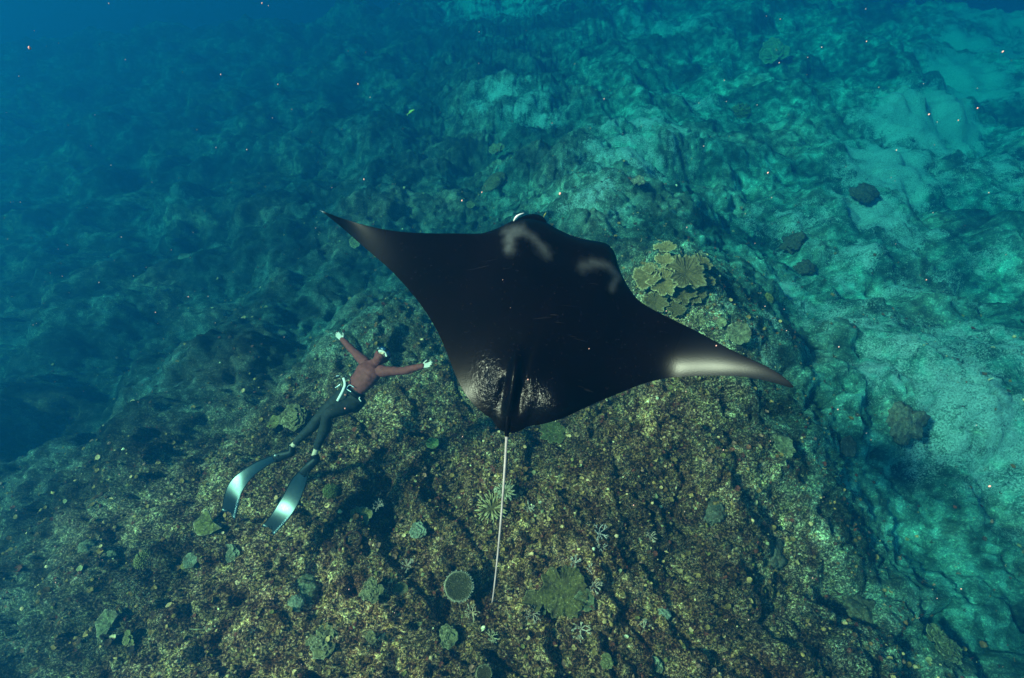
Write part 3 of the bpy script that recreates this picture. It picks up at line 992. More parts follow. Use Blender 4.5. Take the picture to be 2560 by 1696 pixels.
 ('plate', 1174, 522, 24, 0, 0.08, 0.2, dict(base=(0.30, 0.32, 0.16), rim=(0.64, 0.66, 0.44), amp=0.15), 'plate_coral', 'tiny round plate coral above the left cheek of the ray', 'coral'),
 ('lobes', 1596, 470, 56, 0, 0.1, 0.1, dict(base=(0.60, 0.66, 0.54), rim=(0.82, 0.84, 0.74), n=5), 'crust_coral', 'bright turquoise crust on the pale rubble above right of the head', 'coral'),
 ('bush', 1852, 284, 56, 0, 0.02, 0.1, dict(base=(0.26, 0.36, 0.16), tip=(0.42, 0.52, 0.24)), 'soft_coral', 'green bushy coral far up the right slope', 'coral'),
 ('lobes', 1930, 140, 90, 0, 0.1, 0.1, dict(base=(0.42, 0.52, 0.34), rim=(0.70, 0.74, 0.56), n=7), 'leafy_coral', 'pale green leafy coral far off at the top right', 'coral'),
 ('boulder', 216, 1372, 40, 0, 0.03, 0.1, dict(base=(0.30, 0.38, 0.28), tip=(0.56, 0.64, 0.48), lumps=0.4, freq=1.6, flat=0.5), 'lobed_coral', 'double knobbed pale coral on the far left slope', 'coral'),
 ('boulder', 278, 1390, 30, 0, 0.02, 0.1, dict(base=(0.26, 0.34, 0.26), tip=(0.46, 0.56, 0.42), lumps=0.3, freq=1.6, flat=0.5), 'lobed_coral', 'dim narrow coral knob right of the double knobbed one', 'coral'),
 ('plate', 482, 1404, 44, 0, 0.05, 0.1, dict(base=(0.28, 0.36, 0.28), rim=(0.56, 0.62, 0.46), amp=0.12), 'plate_coral', 'round blue green plate coral below the lettuce coral', 'coral'),
 ('bush', 362, 1400, 60, 0, 0.0, 0.1, dict(base=(0.36, 0.40, 0.16), tip=(0.60, 0.62, 0.30)), 'soft_coral', 'yellow green bushy coral on the left slope', 'coral'),
 ('lobes', 584, 1382, 52, 0, 0.03, 0.1, dict(base=(0.42, 0.50, 0.38), rim=(0.62, 0.70, 0.54), n=5), 'crust_coral', 'pale mint crust coral right below the lettuce coral', 'coral'),
 ('fan', 288, 1566, 90, 60, 0.06, 0.2, dict(base=(0.34, 0.40, 0.24), rim=CREAM), 'lettuce_coral', 'folded leaf coral with a cream edge in the lower left', 'coral'),
 ('lobes', 330, 1596, 50, 0, 0.05, 0.1, dict(base=(0.38, 0.38, 0.16), rim=(0.60, 0.58, 0.32), n=5), 'leafy_coral', 'olive leafy coral under the cream edged leaf in the lower left', 'coral'),
 ('plate', 690, 1060, 44, 0, 0.04, 0.1, dict(base=(0.32, 0.32, 0.12), rim=(0.50, 0.50, 0.24), amp=0.25), 'plate_coral', 'mustard plate coral on the crest left of the legs', 'coral'),
 ('lobes', 742, 1050, 90, 0, 0.04, 0.1, dict(base=(0.34, 0.34, 0.18), rim=(0.62, 0.62, 0.44), n=9), 'leafy_coral', 'wide speckled coral clump behind the shins of the diver', 'coral'),
]


def orient(nrm, turn, lean):
    z = norm(np.asarray(nrm) + lean * -_F)
    x = norm(np.cross([0, 1, 0.2], z))
    y = np.cross(z, x)
    c, s = math.cos(rad(turn)), math.sin(rad(turn))
    return np.stack([x * c + y * s, -x * s + y * c, z], 1)


def coral_mesh(kind, seed, o):
    if kind == 'plate':
        return plate_geo(seed, 1.0, **o)
    if kind == 'ring':
        return lobes_geo(seed, o['base'], o['rim'], 9, 0.8, 0.16, 0.3)
    return {'spiky': spiky_geo, 'boulder': boulder_geo, 'branch': branch_geo, 'finger': finger_geo, 'lobes': lobes_geo,
            'fan': fan_geo, 'barrel': barrel_geo, 'bush': bush_geo}[kind](seed, **o)


GROUPS = {}
for ci, (kind, px, py, size, turn, lift, lean, opt, nm, lab, cat) in enumerate(CORALS):
    p, t = hit(px, py)
    nrm_ = ground_normal(p[0], p[1])
    R = orient(nrm_, turn, lean)
    s = 0.44 * size / FPX * t
    if kind == 'branch':
        s *= 1.25
    v, f, c = coral_mesh(kind, 300 + ci, opt)
    base_z = float(hbase(p[0], p[1])) + 0.0
    loc = np.array([p[0], p[1], max(p[2], base_z)]) + nrm_ * (lift * t / 8.0)
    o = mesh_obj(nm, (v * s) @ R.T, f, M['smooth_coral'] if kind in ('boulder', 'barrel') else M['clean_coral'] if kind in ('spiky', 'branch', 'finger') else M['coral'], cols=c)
    o.location = loc
    tag(o, lab, cat)

# the mound of overlapping plates beyond the right shoulder of the ray
PL = [(1657, 645, 50, 0.26, 0.35), (1652, 683, 46, 0.30, 0.25), (1612, 712, 66, 0.16, 0.15), (1650, 728, 74, 0.20, 0.30), (1708, 700, 96, 0.16, 0.1),
      (1745, 672, 54, 0.14, 0.3), (1700, 742, 70, 0.10, 0.05), (1636, 764, 60, 0.06, 0.25), (1728, 738, 62, 0.05, 0.3), (1766, 712, 40, 0.08, 0.0), (1622, 684, 34, 0.12, 0.3), (1680, 664, 40, 0.10, 0.2), (1690, 775, 44, 0.03, 0.1)]
p0, t0 = hit(1690, 715)
colony = empty('plate_coral_colony', p0)
tag(colony, 'mound of overlapping ridged plate corals right of the head of the ray', 'coral')
for k, (px, py, size, lift, lean) in enumerate(PL):
    p, t = hit(px, py)
    R = orient(ground_normal(p[0], p[1]), k * 77, lean)
    s = 0.5 * size / FPX * t
    dim = (1.15, 1.1, 0.8, 0.95, 0.62, 0.75, 0.55, 0.6, 0.5, 0.65, 0.9, 0.55, 0.5)[k]
    v, f, c = plate_geo(900 + k, 1, 0.30, 1.6 + 0.3 * (k % 3), 0.10 + 0.08 * (k % 2), 0.10, 0.12, 30 + 6 * (k % 4), np.array((0.22, 0.17, 0.08)) * dim, np.array((0.62, 0.57, 0.36)) * dim, 0.5, 9, 92)
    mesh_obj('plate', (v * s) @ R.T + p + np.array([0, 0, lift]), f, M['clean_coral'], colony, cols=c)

# ------------------------------------------------------------------ the manta ray
def skin_mat():
    m, nt, b = new_mat('ray_skin')
    tc = N(nt, 'ShaderNodeTexCoord')
    P = tc.outputs['Object']
    n = noise_n(nt, P, 3.0, 4, 0.6)
    base = ramp(nt, n.outputs[0], [(0.3, (0.0010, 0.0004, 0.0007)), (0.7, (0.0024, 0.0009, 0.0014))])
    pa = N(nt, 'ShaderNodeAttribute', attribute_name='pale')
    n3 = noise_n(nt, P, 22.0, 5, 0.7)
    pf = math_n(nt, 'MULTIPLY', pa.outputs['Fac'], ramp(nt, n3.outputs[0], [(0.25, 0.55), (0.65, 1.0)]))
    c = mixc(nt, pf, base, (0.12, 0.13, 0.135))  # shoulder sheen mixed into the base colour
    # old scratches and scars
    ms = N(nt, 'ShaderNodeMapping')
    ms.inputs['Scale'].default_value = (3.0, 34.0, 3.0)
    ms.inputs['Rotation'].default_value = (0, 0, rad(35))
    nt.links.new(P, ms.inputs['Vector'])
    sc_ = noise_n(nt, ms.outputs[0], 1.0, 3, 0.6, 0.4)
    sb_ = noise_n(nt, P, 1.6, 2, 0.5)
    sf_ = math_n(nt, 'MULTIPLY', ramp(nt, sc_.outputs[0], [(0.66, 0.0), (0.72, 1.0)]), ramp(nt, sb_.outputs[0], [(0.50, 0.0), (0.62, 1.0)]))
    c = mixc(nt, math_n(nt, 'MULTIPLY', sf_, 0.5), c, (0.030, 0.024, 0.024))
    mo_ = noise_n(nt, P, 60.0, 3, 0.7)
    c = mixc(nt, math_n(nt, 'MULTIPLY', ramp(nt, mo_.outputs[0], [(0.66, 0.0), (0.72, 1.0)]), 0.30), c, (0.045, 0.030, 0.032))
    nt.links.new(c, b.inputs['Base Color'])
    ra = N(nt, 'ShaderNodeAttribute', attribute_name='rough')
    sh_ = N(nt, 'ShaderNodeAttribute', attribute_name='sheen')
    rr = math_n(nt, 'ADD', math_n(nt, 'MULTIPLY_ADD', ra.outputs['Fac'], -0.03, 0.25), math_n(nt, 'MULTIPLY', sh_.outputs['Fac'], 0.15))
    nt.links.new(math_n(nt, 'ADD', math_n(nt, 'MULTIPLY_ADD', ra.outputs['Fac'], 0.14, 0.06), math_n(nt, 'MULTIPLY', sh_.outputs['Fac'], 0.30)), b.inputs['Specular IOR Level'])
    nt.links.new(rr, b.inputs['Roughness'])
    # sandpaper skin: fine everywhere, coarse wrinkles on the hind lobes
    f1 = noise_n(nt, P, 130.0, 2, 0.6)
    mp = N(nt, 'ShaderNodeMapping')
    mp.inputs['Scale'].default_value = (50, 34, 42)
    nt.links.new(P, mp.inputs['Vector'])
    f2 = noise_n(nt, mp.outputs[0], 1.0, 3, 0.6, 0.6)
    b1 = N(nt, 'ShaderNodeBump')
    b1.inputs['Strength'].default_value = 0.10
    b1.inputs['Distance'].default_value = 0.004
    nt.links.new(f1.outputs[0], b1.inputs['Height'])
    b2 = N(nt, 'ShaderNodeBump')
    nt.links.new(ra.outputs['Fac'], b2.inputs['Strength'])
    b2.inputs['Distance'].default_value = 0.011
    nt.links.new(f2.outputs[0], b2.inputs['Height'])
    nt.links.new(b1.outputs[0], b2.inputs['Normal'])
    nt.links.new(b2.outputs[0], b.inputs['Normal'])
    return m


M['skin'] = skin_mat()
M['tail'] = simple_mat('ray_tail', (0.34, 0.28, 0.26), 0.45, 0.4, 0.2, 40)
M['belly'] = simple_mat('ray_belly', (0.80, 0.78, 0.74), 0.6, 0.2)

RAY_D = 3.2
KR = RAY_D / 4.1
RAY_C = at(1320, 800, RAY_D)
RAY_N = norm([0.02, -math.cos(rad(77)), math.sin(rad(77))])


def on_ray(px, py, h=0.0):
    d = ray(px, py)
    t = np.dot(RAY_C + RAY_N * h * KR - CAM, RAY_N) / np.dot(d, RAY_N)
    return CAM + d * t


LEAD_L = [(800, 526), (822, 534), (848, 544), (911, 563), (979, 577), (1052, 583), (1147, 584), (1199, 584), (1225, 578), (1252, 567), (1283, 552), (1322, 546),
          (1364, 556), (1394, 573), (1424, 587)]
LEAD_R = [(1985, 968), (1974, 955), (1948, 935), (1912, 914), (1859, 890), (1802, 861), (1739, 827), (1681, 799), (1629, 772), (1597, 751), (1576, 725),
          (1558, 694), (1545, 660), (1541, 644), (1532, 624), (1516, 609), (1490, 603), (1461, 598), (1424, 587)]
TRAIL_L = [(800, 526), (822, 543), (853, 568), (895, 605), (937, 641), (979, 678), (1026, 730), (1063, 778), (1094, 830), (1115, 877), (1131, 919), (1147, 956),
           (1168, 992), (1194, 1021), (1220, 1042), (1230, 1047), (1236, 1060), (1251, 1076), (1267, 1081)]
TRAIL_R = [(1985, 968), (1980, 970), (1933, 957), (1870, 944), (1802, 940), (1723, 941), (1644, 950), (1592, 966), (1540, 987), (1477, 1013), (1409, 1045),
           (1356, 1061), (1318, 1067), (1306, 1075), (1283, 1083), (1267, 1081)]
NS, NC = 120, 66
# (px, py) lattice from the left tip across to the right tip
LL = np.concatenate([catmull(LEAD_L, NS), catmull(LEAD_R, NS)[::-1][1:]])
TT_ = np.concatenate([catmull(TRAIL_L, NS), catmull(TRAIL_R, NS)[::-1][1:]])
S_ = np.concatenate([np.linspace(-1, 0, NS), np.linspace(0, 1, NS)[1:]])
cc = 0.5 - 0.5 * np.cos(np.linspace(0, np.pi, NC))
AX0, AX1 = np.array([1424., 587.]), np.array([1267., 1081.])


def gauss(px, py, cx, cy, rx, ry, ang=0.0):
    dx, dy = px - cx, py - cy
    c, s = math.cos(rad(ang)), math.sin(rad(ang))
    a, b = dx * c + dy * s, -dx * s + dy * c
    return np.exp(-(a / rx) ** 2 - (b / ry) ** 2)


def seg_dist(px, py, a, b):
    ab = np.array(b, float) - np.array(a, float)
    t = np.clip(((px - a[0]) * ab[0] + (py - a[1]) * ab[1]) / (ab @ ab), 0, 1)
    return np.hypot(px - a[0] - t * ab[0], py - a[1] - t * ab[1]), t


def tipness(sv):
    return np.where(sv < 0, 0.02, 0.02) + (1 - np.abs(sv))


PXg = LL[:, None, 0] * (1 - cc)[None] + TT_[:, None, 0] * cc[None]
PYg = LL[:, None, 1] * (1 - cc)[None] + TT_[:, None, 1] * cc[None]
Sg = np.broadcast_to(S_[:, None], PXg.shape)
Cg = np.broadcast_to(cc[None], PXg.shape)
chord = np.hypot(*(LL - TT_).T)[:, None] / 350.0
prof = 4.2 * (0.2969 * np.sqrt(Cg) - 0.1260 * Cg - 0.3516 * Cg ** 2 + 0.2843 * Cg ** 3 - 0.1036 * Cg ** 4)
blunt = np.sqrt(np.clip(1 - (2 * np.clip(Cg, 0, 0.5) - 1) ** 2, 0, 1)) * np.where(Cg < 0.5, 1, np.clip(1 - ((Cg - 0.5) / 0.5) ** 2.0, 0, 1))
cen = np.exp(-(Sg / 0.30) ** 2)
half = (0.012 + 0.21 * cen + 0.075 * np.clip(1 - np.abs(Sg), 0, 1)) * np.minimum(1, chord ** 0.8)
pr = prof * (1 - 0.45 * cen) + blunt * 0.45 * cen
top = half * pr
# wings: right one lifted and twisted at the tip, left one drooping
mid = np.where(Sg > 0, 1.00 * 0.14 * np.log1p(np.exp((Sg - 0.45) / 0.14)), -0.34 * np.abs(Sg) ** 2.4)
mid = mid + np.where(Sg > 0, -0.22 * chord * Cg ** 2 * sstep(0.25, 0.6, Sg) - 0.24 * chord * Cg * sstep(0.6, 0.9, Sg), 0.07 * np.clip(-Sg - 0.45, 0, 1) * (0.5 - Cg) * 2)
# back: ridge towards the tail, hollows beside it, raised hind lobes, shoulders
d_, t_ = seg_dist(PXg, PYg, (1296, 860), (1268, 1060))
top = top + 0.050 * np.exp(-(d_ / 13) ** 2) * sstep(0, 0.25, t_) * sstep(1.02, 0.7, Cg)
d2_, t2_ = seg_dist(PXg, PYg, (1262, 960), (1246, 1040))
top = top - 0.035 * np.exp(-(d2_ / 12) ** 2) * sstep(0.97, 0.82, Cg)
d3_, t3_ = seg_dist(PXg, PYg, (1304, 970), (1290, 1050))
top = top - 0.035 * np.exp(-(d3_ / 14) ** 2) * sstep(0.97, 0.82, Cg)
top = top + 0.035 * gauss(PXg, PYg, 1256, 950, 44, 66, -15) + 0.095 * gauss(PXg, PYg, 1392, 1015, 60, 62, 10)
top = top + 0.03 * gauss(PXg, PYg, 1300, 600, 40, 40) + 0.03 * gauss(PXg, PYg, 1515, 690, 40, 40)
top = top - 0.02 * gauss(PXg, PYg, 1420, 640, 60, 30, 20)
rough = np.clip(1.15 * gauss(PXg, PYg, 1232, 955, 34, 62, -12) + 1.1 * gauss(PXg, PYg, 1352, 990, 52, 46, 25), 0, 1)
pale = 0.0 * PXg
sheen = sstep(0.50, 0.72, Sg) + 0.22 * sstep(0.60, 0.80, -Sg)


def sheen_stroke(pts, wd, amt):

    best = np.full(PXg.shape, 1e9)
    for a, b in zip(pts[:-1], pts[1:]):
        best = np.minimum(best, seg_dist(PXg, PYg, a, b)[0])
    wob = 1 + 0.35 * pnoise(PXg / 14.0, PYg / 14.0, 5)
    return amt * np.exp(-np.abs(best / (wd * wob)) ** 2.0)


# shoulder sheen painted into the skin colour as soft grey marks
pale = np.maximum(pale, sheen_stroke([(1272, 620), (1275, 588), (1300, 576)], 13, 0.5))
pale = np.maximum(pale, sheen_stroke([(1268, 580), (1290, 572)], 12, 0.40))
pale = np.maximum(pale, sheen_stroke([(1300, 576), (1330, 592), (1365, 628)], 9, 0.36))
pale = np.maximum(pale, sheen_stroke([(1352, 618), (1368, 636)], 12, 0.26))
pale = np.maximum(pale, sheen_stroke([(1458, 666), (1480, 660)], 13, 0.26))
pale = np.maximum(pale, sheen_stroke([(1478, 656), (1520, 664), (1545, 690), (1530, 720)], 9, 0.34))
ntop = PXg.size
h_top = mid + top
Vt = np.array([on_ray(a, b, h) for a, b, h in zip(PXg.ravel(), PYg.ravel(), (mid + 0 * top).ravel())])
# keep the drawn outline: shift raised points so that they stay under their sight line
Vtop = np.array([on_ray(a, b, h) for a, b, h in zip(PXg.ravel(), PYg.ravel(), h_top.ravel())])
Vbot = Vt - RAY_N * KR * (0.75 * half * prof).ravel()[:, None]
n_s, n_c = PXg.shape
Fm = []
for i in range(n_s - 1):
    for j in range(n_c - 1):
        a = i * n_c + j
        Fm.append([a, a + 1, a + n_c + 1, a + n_c])
        Fm.append([ntop + a, ntop + a + n_c, ntop + a + n_c + 1, ntop + a + 1])
    for j in (0, n_c - 1):
        a = i * n_c + j
        q = [a, a + n_c, ntop + a + n_c, ntop + a]
        Fm.append(q if j == 0 else q[::-1])
g = Geo()
g.add(np.concatenate([Vtop, Vbot]), Fm)
nbody = len(Fm)
# tail: grows out of the back ridge and trails down towards the lens side
tp = np.array([on_ray(1292, 905, 0.16), on_ray(1280, 985, 0.085), on_ray(1271, 1045, 0.035), on_ray(1267, 1090, 0.0), on_ray(1262, 1170, -0.05),
               on_ray(1254, 1280, -0.12), on_ray(1243, 1400, -0.20), on_ray(1233, 1490, -0.28), on_ray(1230, 1507, -0.30)])
tpc = catmull(tp, 60)
k_ = np.linspace(0, 1, 60)
trad = np.interp(k_, [0, 0.16, 0.26, 0.34, 0.7, 0.985, 1.0], [0.03, 0.036, 0.026, 0.0092, 0.0070, 0.0046, 0.003])
tv, tf = tube(tpc, trad * KR, 12)
g.add(tv, tf)
ray_root = empty('manta_ray', on_ray(1320, 830, -0.15))
tag(ray_root, 'large black manta ray gliding over the reef with wings outstretched', 'manta ray')
verts = g.verts()
extra = len(verts) - 2 * ntop
fmat = np.zeros(len(g.f), int)
for q in range(nbody):
    if (q % (2 * (n_c - 1) + 2)) < 2 * (n_c - 1) and (q % (2 * (n_c - 1) + 2)) % 2 == 1:
        fmat[q] = 1
segs_t = 12
for q in range(nbody, len(g.f)):
    if (q - nbody) // segs_t >= 19:
        fmat[q] = 2
zz = np.zeros(extra)
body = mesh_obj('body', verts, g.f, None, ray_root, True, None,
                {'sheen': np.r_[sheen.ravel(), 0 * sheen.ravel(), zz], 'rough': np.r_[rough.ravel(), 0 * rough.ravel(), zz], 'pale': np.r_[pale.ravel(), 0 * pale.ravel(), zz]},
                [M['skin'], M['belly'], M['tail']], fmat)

# cephalic fins: broad blades that hang forward and down from the corners of the mouth
fwd = norm(on_ray(1424, 587) - on_ray(1345, 830))


def cephalic(a, b, bulge, ln, hb):
    A, B = on_ray(*a, hb), on_ray(*b, hb)
    n, m_ = 26, 18
    V = []
    for side_ in (1, -1):
        for j in range(m_ + 1):
            q = j / m_
            for i in range(n + 1):
                u_ = i / n
                k = math.sin(math.pi * u_) ** 0.45
                th = q * math.pi * 0.62
                p_ = A * (1 - u_) + B * u_ - fwd * 0.03 * KR
                p_ = p_ + fwd * (KR * bulge * k * math.sin(th)) - RAY_N * KR * (ln * k * (1 - math.cos(th)) + 0.02)
                V.append(p_ + (RAY_N * math.cos(th) + fwd * math.sin(th)) * side_ * 0.012 * (1 - 0.7 * q))
    V = np.array(V)
    F = []
    K = (n + 1) * (m_ + 1)
    for j in range(m_):
        for i in range(n):
            c_ = j * (n + 1) + i
            F.append([c_, c_ + 1, c_ + n + 2, c_ + n + 1])
            F.append([K + c_, K + c_ + n + 1, K + c_ + n + 2, K + c_ + 1])
    for i in range(n):
        c_ = m_ * (n + 1) + i
        F.append([c_, c_ + 1, K + c_ + 1, K + c_])
    for j in range(m_):
        for i in (0, n):
            c_ = j * (n + 1) + i
            F.append([c_, c_ + n + 1, K + c_ + n + 1, K + c_])
    return V, F


for (a, b, bl, ln, hb) in (((1280, 557), (1369, 563), 0.168, 0.055, 0.03), ((1470, 603), (1540, 636), 0.105, 0.05, 0.05)):
    V, F = cephalic(a, b, bl, ln, hb)
    cf = mesh_obj('cephalic_fin', V, F, M['skin'], ray_root, True, None, {'sheen': np.zeros(len(V)), 'rough': np.zeros(len(V)), 'pale': np.zeros(len(V))})
# white inner margin that shows along the left one
e0, e1, e2, e3 = on_ray(1284, 553, 0.03), on_ray(1289, 545, 0.03), on_ray(1298, 538, 0.025), on_ray(1310, 533, 0.015)
V, F = tube(catmull([e0, e1, e2, e3], 16), np.interp(np.linspace(0, 1, 16), [0, 0.4, 1], [0.003, 0.0085, 0.002]), 8)
mesh_obj('fin_margin', V, F, M['belly'], ray_root)

# ------------------------------------------------------------------ the freediver, on his back below the ray, arms spread
DD = 7.2
M['skin_tone'] = simple_mat('human_skin', (0.72, 0.46, 0.30), 0.55, 0.3, 0.0, 30, 0.08)
M['suit_top'] = simple_mat('maroon_neoprene', (0.20, 0.040, 0.034), 0.75, 0.25, 0.25, 45, 0.18)
M['suit_legs'] = simple_mat('black_neoprene', (0.020, 0.021, 0.020), 0.7, 0.2, 0.25, 45, 0.25)
M['glove'] = simple_mat('cream_glove', (0.66, 0.55, 0.45), 0.7, 0.2, 0.2, 60, 0.06)
M['rubber'] = simple_mat('black_rubber', (0.006, 0.006, 0.006), 0.5, 0.2, 0.1, 40, 0.2)
M['white_strap'] = simple_mat('white_webbing', (0.86, 0.74, 0.62), 0.6, 0.3, 0.0, 60, 0.04)
M['steel'] = simple_mat('steel', (0.75, 0.75, 0.74), 0.3, 0.5, 0.0, 60, 0.05, 0.6)
M['lens'] = simple_mat('mask_glass', (0.02, 0.05, 0.11), 0.08, 0.6, 0.0, 60, 0.1)
M['red'] = simple_mat('red_tag', (0.75, 0.20, 0.16), 0.6, 0.3)
M['print'] = simple_mat('white_print', (0.78, 0.78, 0.76), 0.6, 0.2, 0, 40, 0.05)


def blade_mat():
    m, nt, b = new_mat('fin_blade')
    tc = N(nt, 'ShaderNodeTexCoord')
    n = noise_n(nt, tc.outputs['Object'], 160.0, 2, 0.6)
    nt.links.new(ramp(nt, n.outputs[0], [(0.3, (0.004, 0.003, 0.003)), (0.7, (0.008, 0.006, 0.006))]), b.inputs['Base Color'])
    n2 = noise_n(nt, tc.outputs['Object'], 25.0, 4, 0.7)
    nt.links.new(ramp(nt, n2.outputs[0], [(0.3, 0.28), (0.7, 0.34)]), b.inputs['Roughness'])
    b.inputs['Specular IOR Level'].default_value = 0.7
    bp = N(nt, 'ShaderNodeBump')
    bp.inputs['Strength'].default_value = 0.06
    bp.inputs['Distance'].default_value = 0.001
    nt.links.new(n.outputs[0], bp.inputs['Height'])
    nt.links.new(bp.outputs[0], b.inputs['Normal'])
    return m


M['blade'] = blade_mat()


def D_(px, py, dz=0.0):
    return at(px, py, DD - dz)


J = dict(pel=D_(878, 992, 0.0), wai=D_(892, 969, 0.03), rib=D_(909, 948, 0.05), che=D_(922, 932, 0.05), nb=D_(938, 911, 0.02), hc=D_(953, 893, 0.04),
         rs=D_(911, 905, -0.09), re=D_(881, 876, -0.28), rw=D_(857, 850, -0.44),
         ls=D_(955, 929, 0.12), le=D_(1007, 928, 0.20), lw=D_(1055, 916, 0.27),
         rh=D_(863, 987, -0.06), rk=D_(797, 1046, -0.03), ra=D_(735, 1112, -0.10),
         lh=D_(895, 1003, 0.05), lk=D_(821, 1036, 0.20), la=D_(789, 1130, 0.06))
spine = norm(J['nb'] - J['pel'])
side = norm(J['ls'] - J['rs'])
side = norm(side - spine * np.dot(side, spine))
front = norm(np.cross(spine, side))
if np.dot(front, -_F) < 0:
    front = -front
g = Geo()


def path(keys):
    return np.array([J[k] if isinstance(k, str) else k for k in keys])


# torso
tor = catmull(path([J['pel'] - spine * 0.10, 'pel', 'wai', 'rib', 'che', J['nb'] - spine * 0.03, J['nb'] + spine * 0.03]), 26)
tt = np.linspace(0, 1, 26)
g.add(*tube(tor, np.interp(tt, [0, 0.15, 0.38, 0.6, 0.78, 0.9, 1], [0.11, 0.165, 0.138, 0.165, 0.178, 0.13, 0.062]), 24, side,
            ry=np.interp(tt, [0, 0.15, 0.38, 0.6, 0.78, 0.9, 1], [0.08, 0.115, 0.098, 0.118, 0.115, 0.085, 0.06])))
# neck and head (tipped back, face towards the ray)
fdir = norm(0.70 * spine - 0.66 * _F + 0.10 * side)
cdir = norm(0.66 * spine + 0.72 * _F)
cdir = norm(cdir - fdir * np.dot(cdir, fdir))
hs = np.cross(fdir, cdir)
if np.dot(hs, side) < 0:
    hs = -hs
HC = J['hc'] + cdir * 0.01
g.add(*tube(path([J['nb'] - spine * 0.05, J['nb'] + spine * 0.03, HC - cdir * 0.05]), [0.07, 0.060, 0.062], 16))
AXH = np.array([hs, fdir, cdir])
g.add(*ellipsoid(HC + cdir * 0.02 - fdir * 0.005, AXH, np.array([0.088, 0.108, 0.114])))
g.add(*ellipsoid(HC - cdir * 0.055 + fdir * 0.035, AXH, np.array([0.060, 0.062, 0.062])))
g.add(*ellipsoid(HC - cdir * 0.092 + fdir * 0.070, AXH, np.array([0.026, 0.022, 0.020]), 12, 8))      # chin
g.add(*ellipsoid(HC - cdir * 0.012 + fdir * 0.108, AXH, np.array([0.017, 0.022, 0.026]), 12, 8))      # nose
for sg in (-1, 1):
    g.add(*ellipsoid(HC - cdir * 0.002 + hs * 0.082 * sg, AXH, np.array([0.012, 0.020, 0.030]), 10, 8))  # ears under the hood
    g.add(*ellipsoid(HC - cdir * (0.052 + 0.007 * sg) + fdir * 0.094, AXH, np.array([0.024, 0.009, 0.006]), 10, 6))  # lips
# arms
for s_, e_, w_, sgn in (('rs', 're', 'rw', -1), ('ls', 'le', 'lw', 1)):
    arm = catmull(path([J[s_] - side * 0.05 * sgn, s_, J[s_] * 0.5 + J[e_] * 0.5, e_, J[e_] * 0.6 + J[w_] * 0.4, w_, J[w_] + norm(J[w_] - J[e_]) * 0.03]), 26)
    g.add(*tube(arm, np.interp(np.linspace(0, 1, 26), [0, 0.1, 0.3, 0.5, 0.62, 0.92, 1], [0.070, 0.066, 0.054, 0.043, 0.045, 0.031, 0.028]), 16))
    g.add(*ellipsoid(J[s_], np.eye(3), np.array([0.068] * 3), 14, 10))
# chest and seat
for sg in (-1, 1):
    g.add(*ellipsoid(J['che'] + side * 0.075 * sg + front * 0.055 - spine * 0.03, np.array([side, front, spine]), np.array([0.085, 0.055, 0.075]), 14, 10))
    g.add(*ellipsoid(J['pel'] + side * 0.085 * sg - front * 0.06 - spine * 0.05, np.array([side, front, spine]), np.array([0.09, 0.085, 0.105]), 14, 10))
# legs
for h_, k_, a_ in (('rh', 'rk', 'ra'), ('lh', 'lk', 'la')):
    kd = norm(J[a_] - J[k_])
    leg = catmull(path([J[h_] + spine * 0.04, h_, J[h_] * 0.6 + J[k_] * 0.4, k_, J[k_] * 0.68 + J[a_] * 0.32 - front * 0.018, J[k_] * 0.25 + J[a_] * 0.75, a_, J[a_] + kd * 0.07]), 34)
    g.add(*tube(leg, np.interp(np.linspace(0, 1, 34), [0, 0.08, 0.25, 0.46, 0.60, 0.78, 0.92, 1], [0.085, 0.097, 0.088, 0.060, 0.062, 0.046, 0.037, 0.040]), 18))
bv, bf, bn = remeshed(g, 0.0105, 4)

diver = empty('person', J['pel'] - front * 0.13)
tag(diver, 'freediver in maroon top and black leggings floating on his back with arms spread', 'person')
body_p = mesh_obj('body', bv - bn * 0.002, bf, M['skin_tone'], diver)
tag(body_p, 'bare pale skin at the ankles')


def near_seg(P, a, b):
    ab = b - a
    t = np.clip((P - a) @ ab / (ab @ ab), 0, 1)
    return np.linalg.norm(P - a - t[:, None] * ab, axis=1), t


rel = bv - J['wai']
up = rel @ spine
d_ra, t_ra = near_seg(bv, J['rk'], J['ra'] + norm(J['ra'] - J['rk']) * 0.1)
d_la, t_la = near_seg(bv, J['lk'], J['la'] + norm(J['la'] - J['lk']) * 0.1)
lenr = np.linalg.norm(J['ra'] - J['rk']) + 0.1
lenl = np.linalg.norm(J['la'] - J['lk']) + 0.1
isR = d_ra < d_la
low = np.where(isR, t_ra * lenr > lenr - 0.125, t_la * lenl > lenl - 0.150)
hd = (bv - HC) @ AXH.T
inface = (hd[:, 1] > 0.045) & (np.abs(hd[:, 0]) < 0.048) & (hd[:, 2] > -0.040) & (hd[:, 2] < 0.07) & (np.linalg.norm(hd, axis=1) < 0.16)
hand = (np.minimum(np.linalg.norm(bv - J['rw'], axis=1), np.linalg.norm(bv - J['lw'], axis=1)) < 0.006)
arm_d = np.minimum(np.minimum(near_seg(bv, J['rs'], J['re'])[0], near_seg(bv, J['re'], J['rw'])[0]), np.minimum(near_seg(bv, J['ls'], J['le'])[0], near_seg(bv, J['le'], J['lw'])[0]))
istop = (up > -0.015) | (arm_d < 0.06)
isleg = ~istop | (np.abs(up + 0.015) < 0.012)


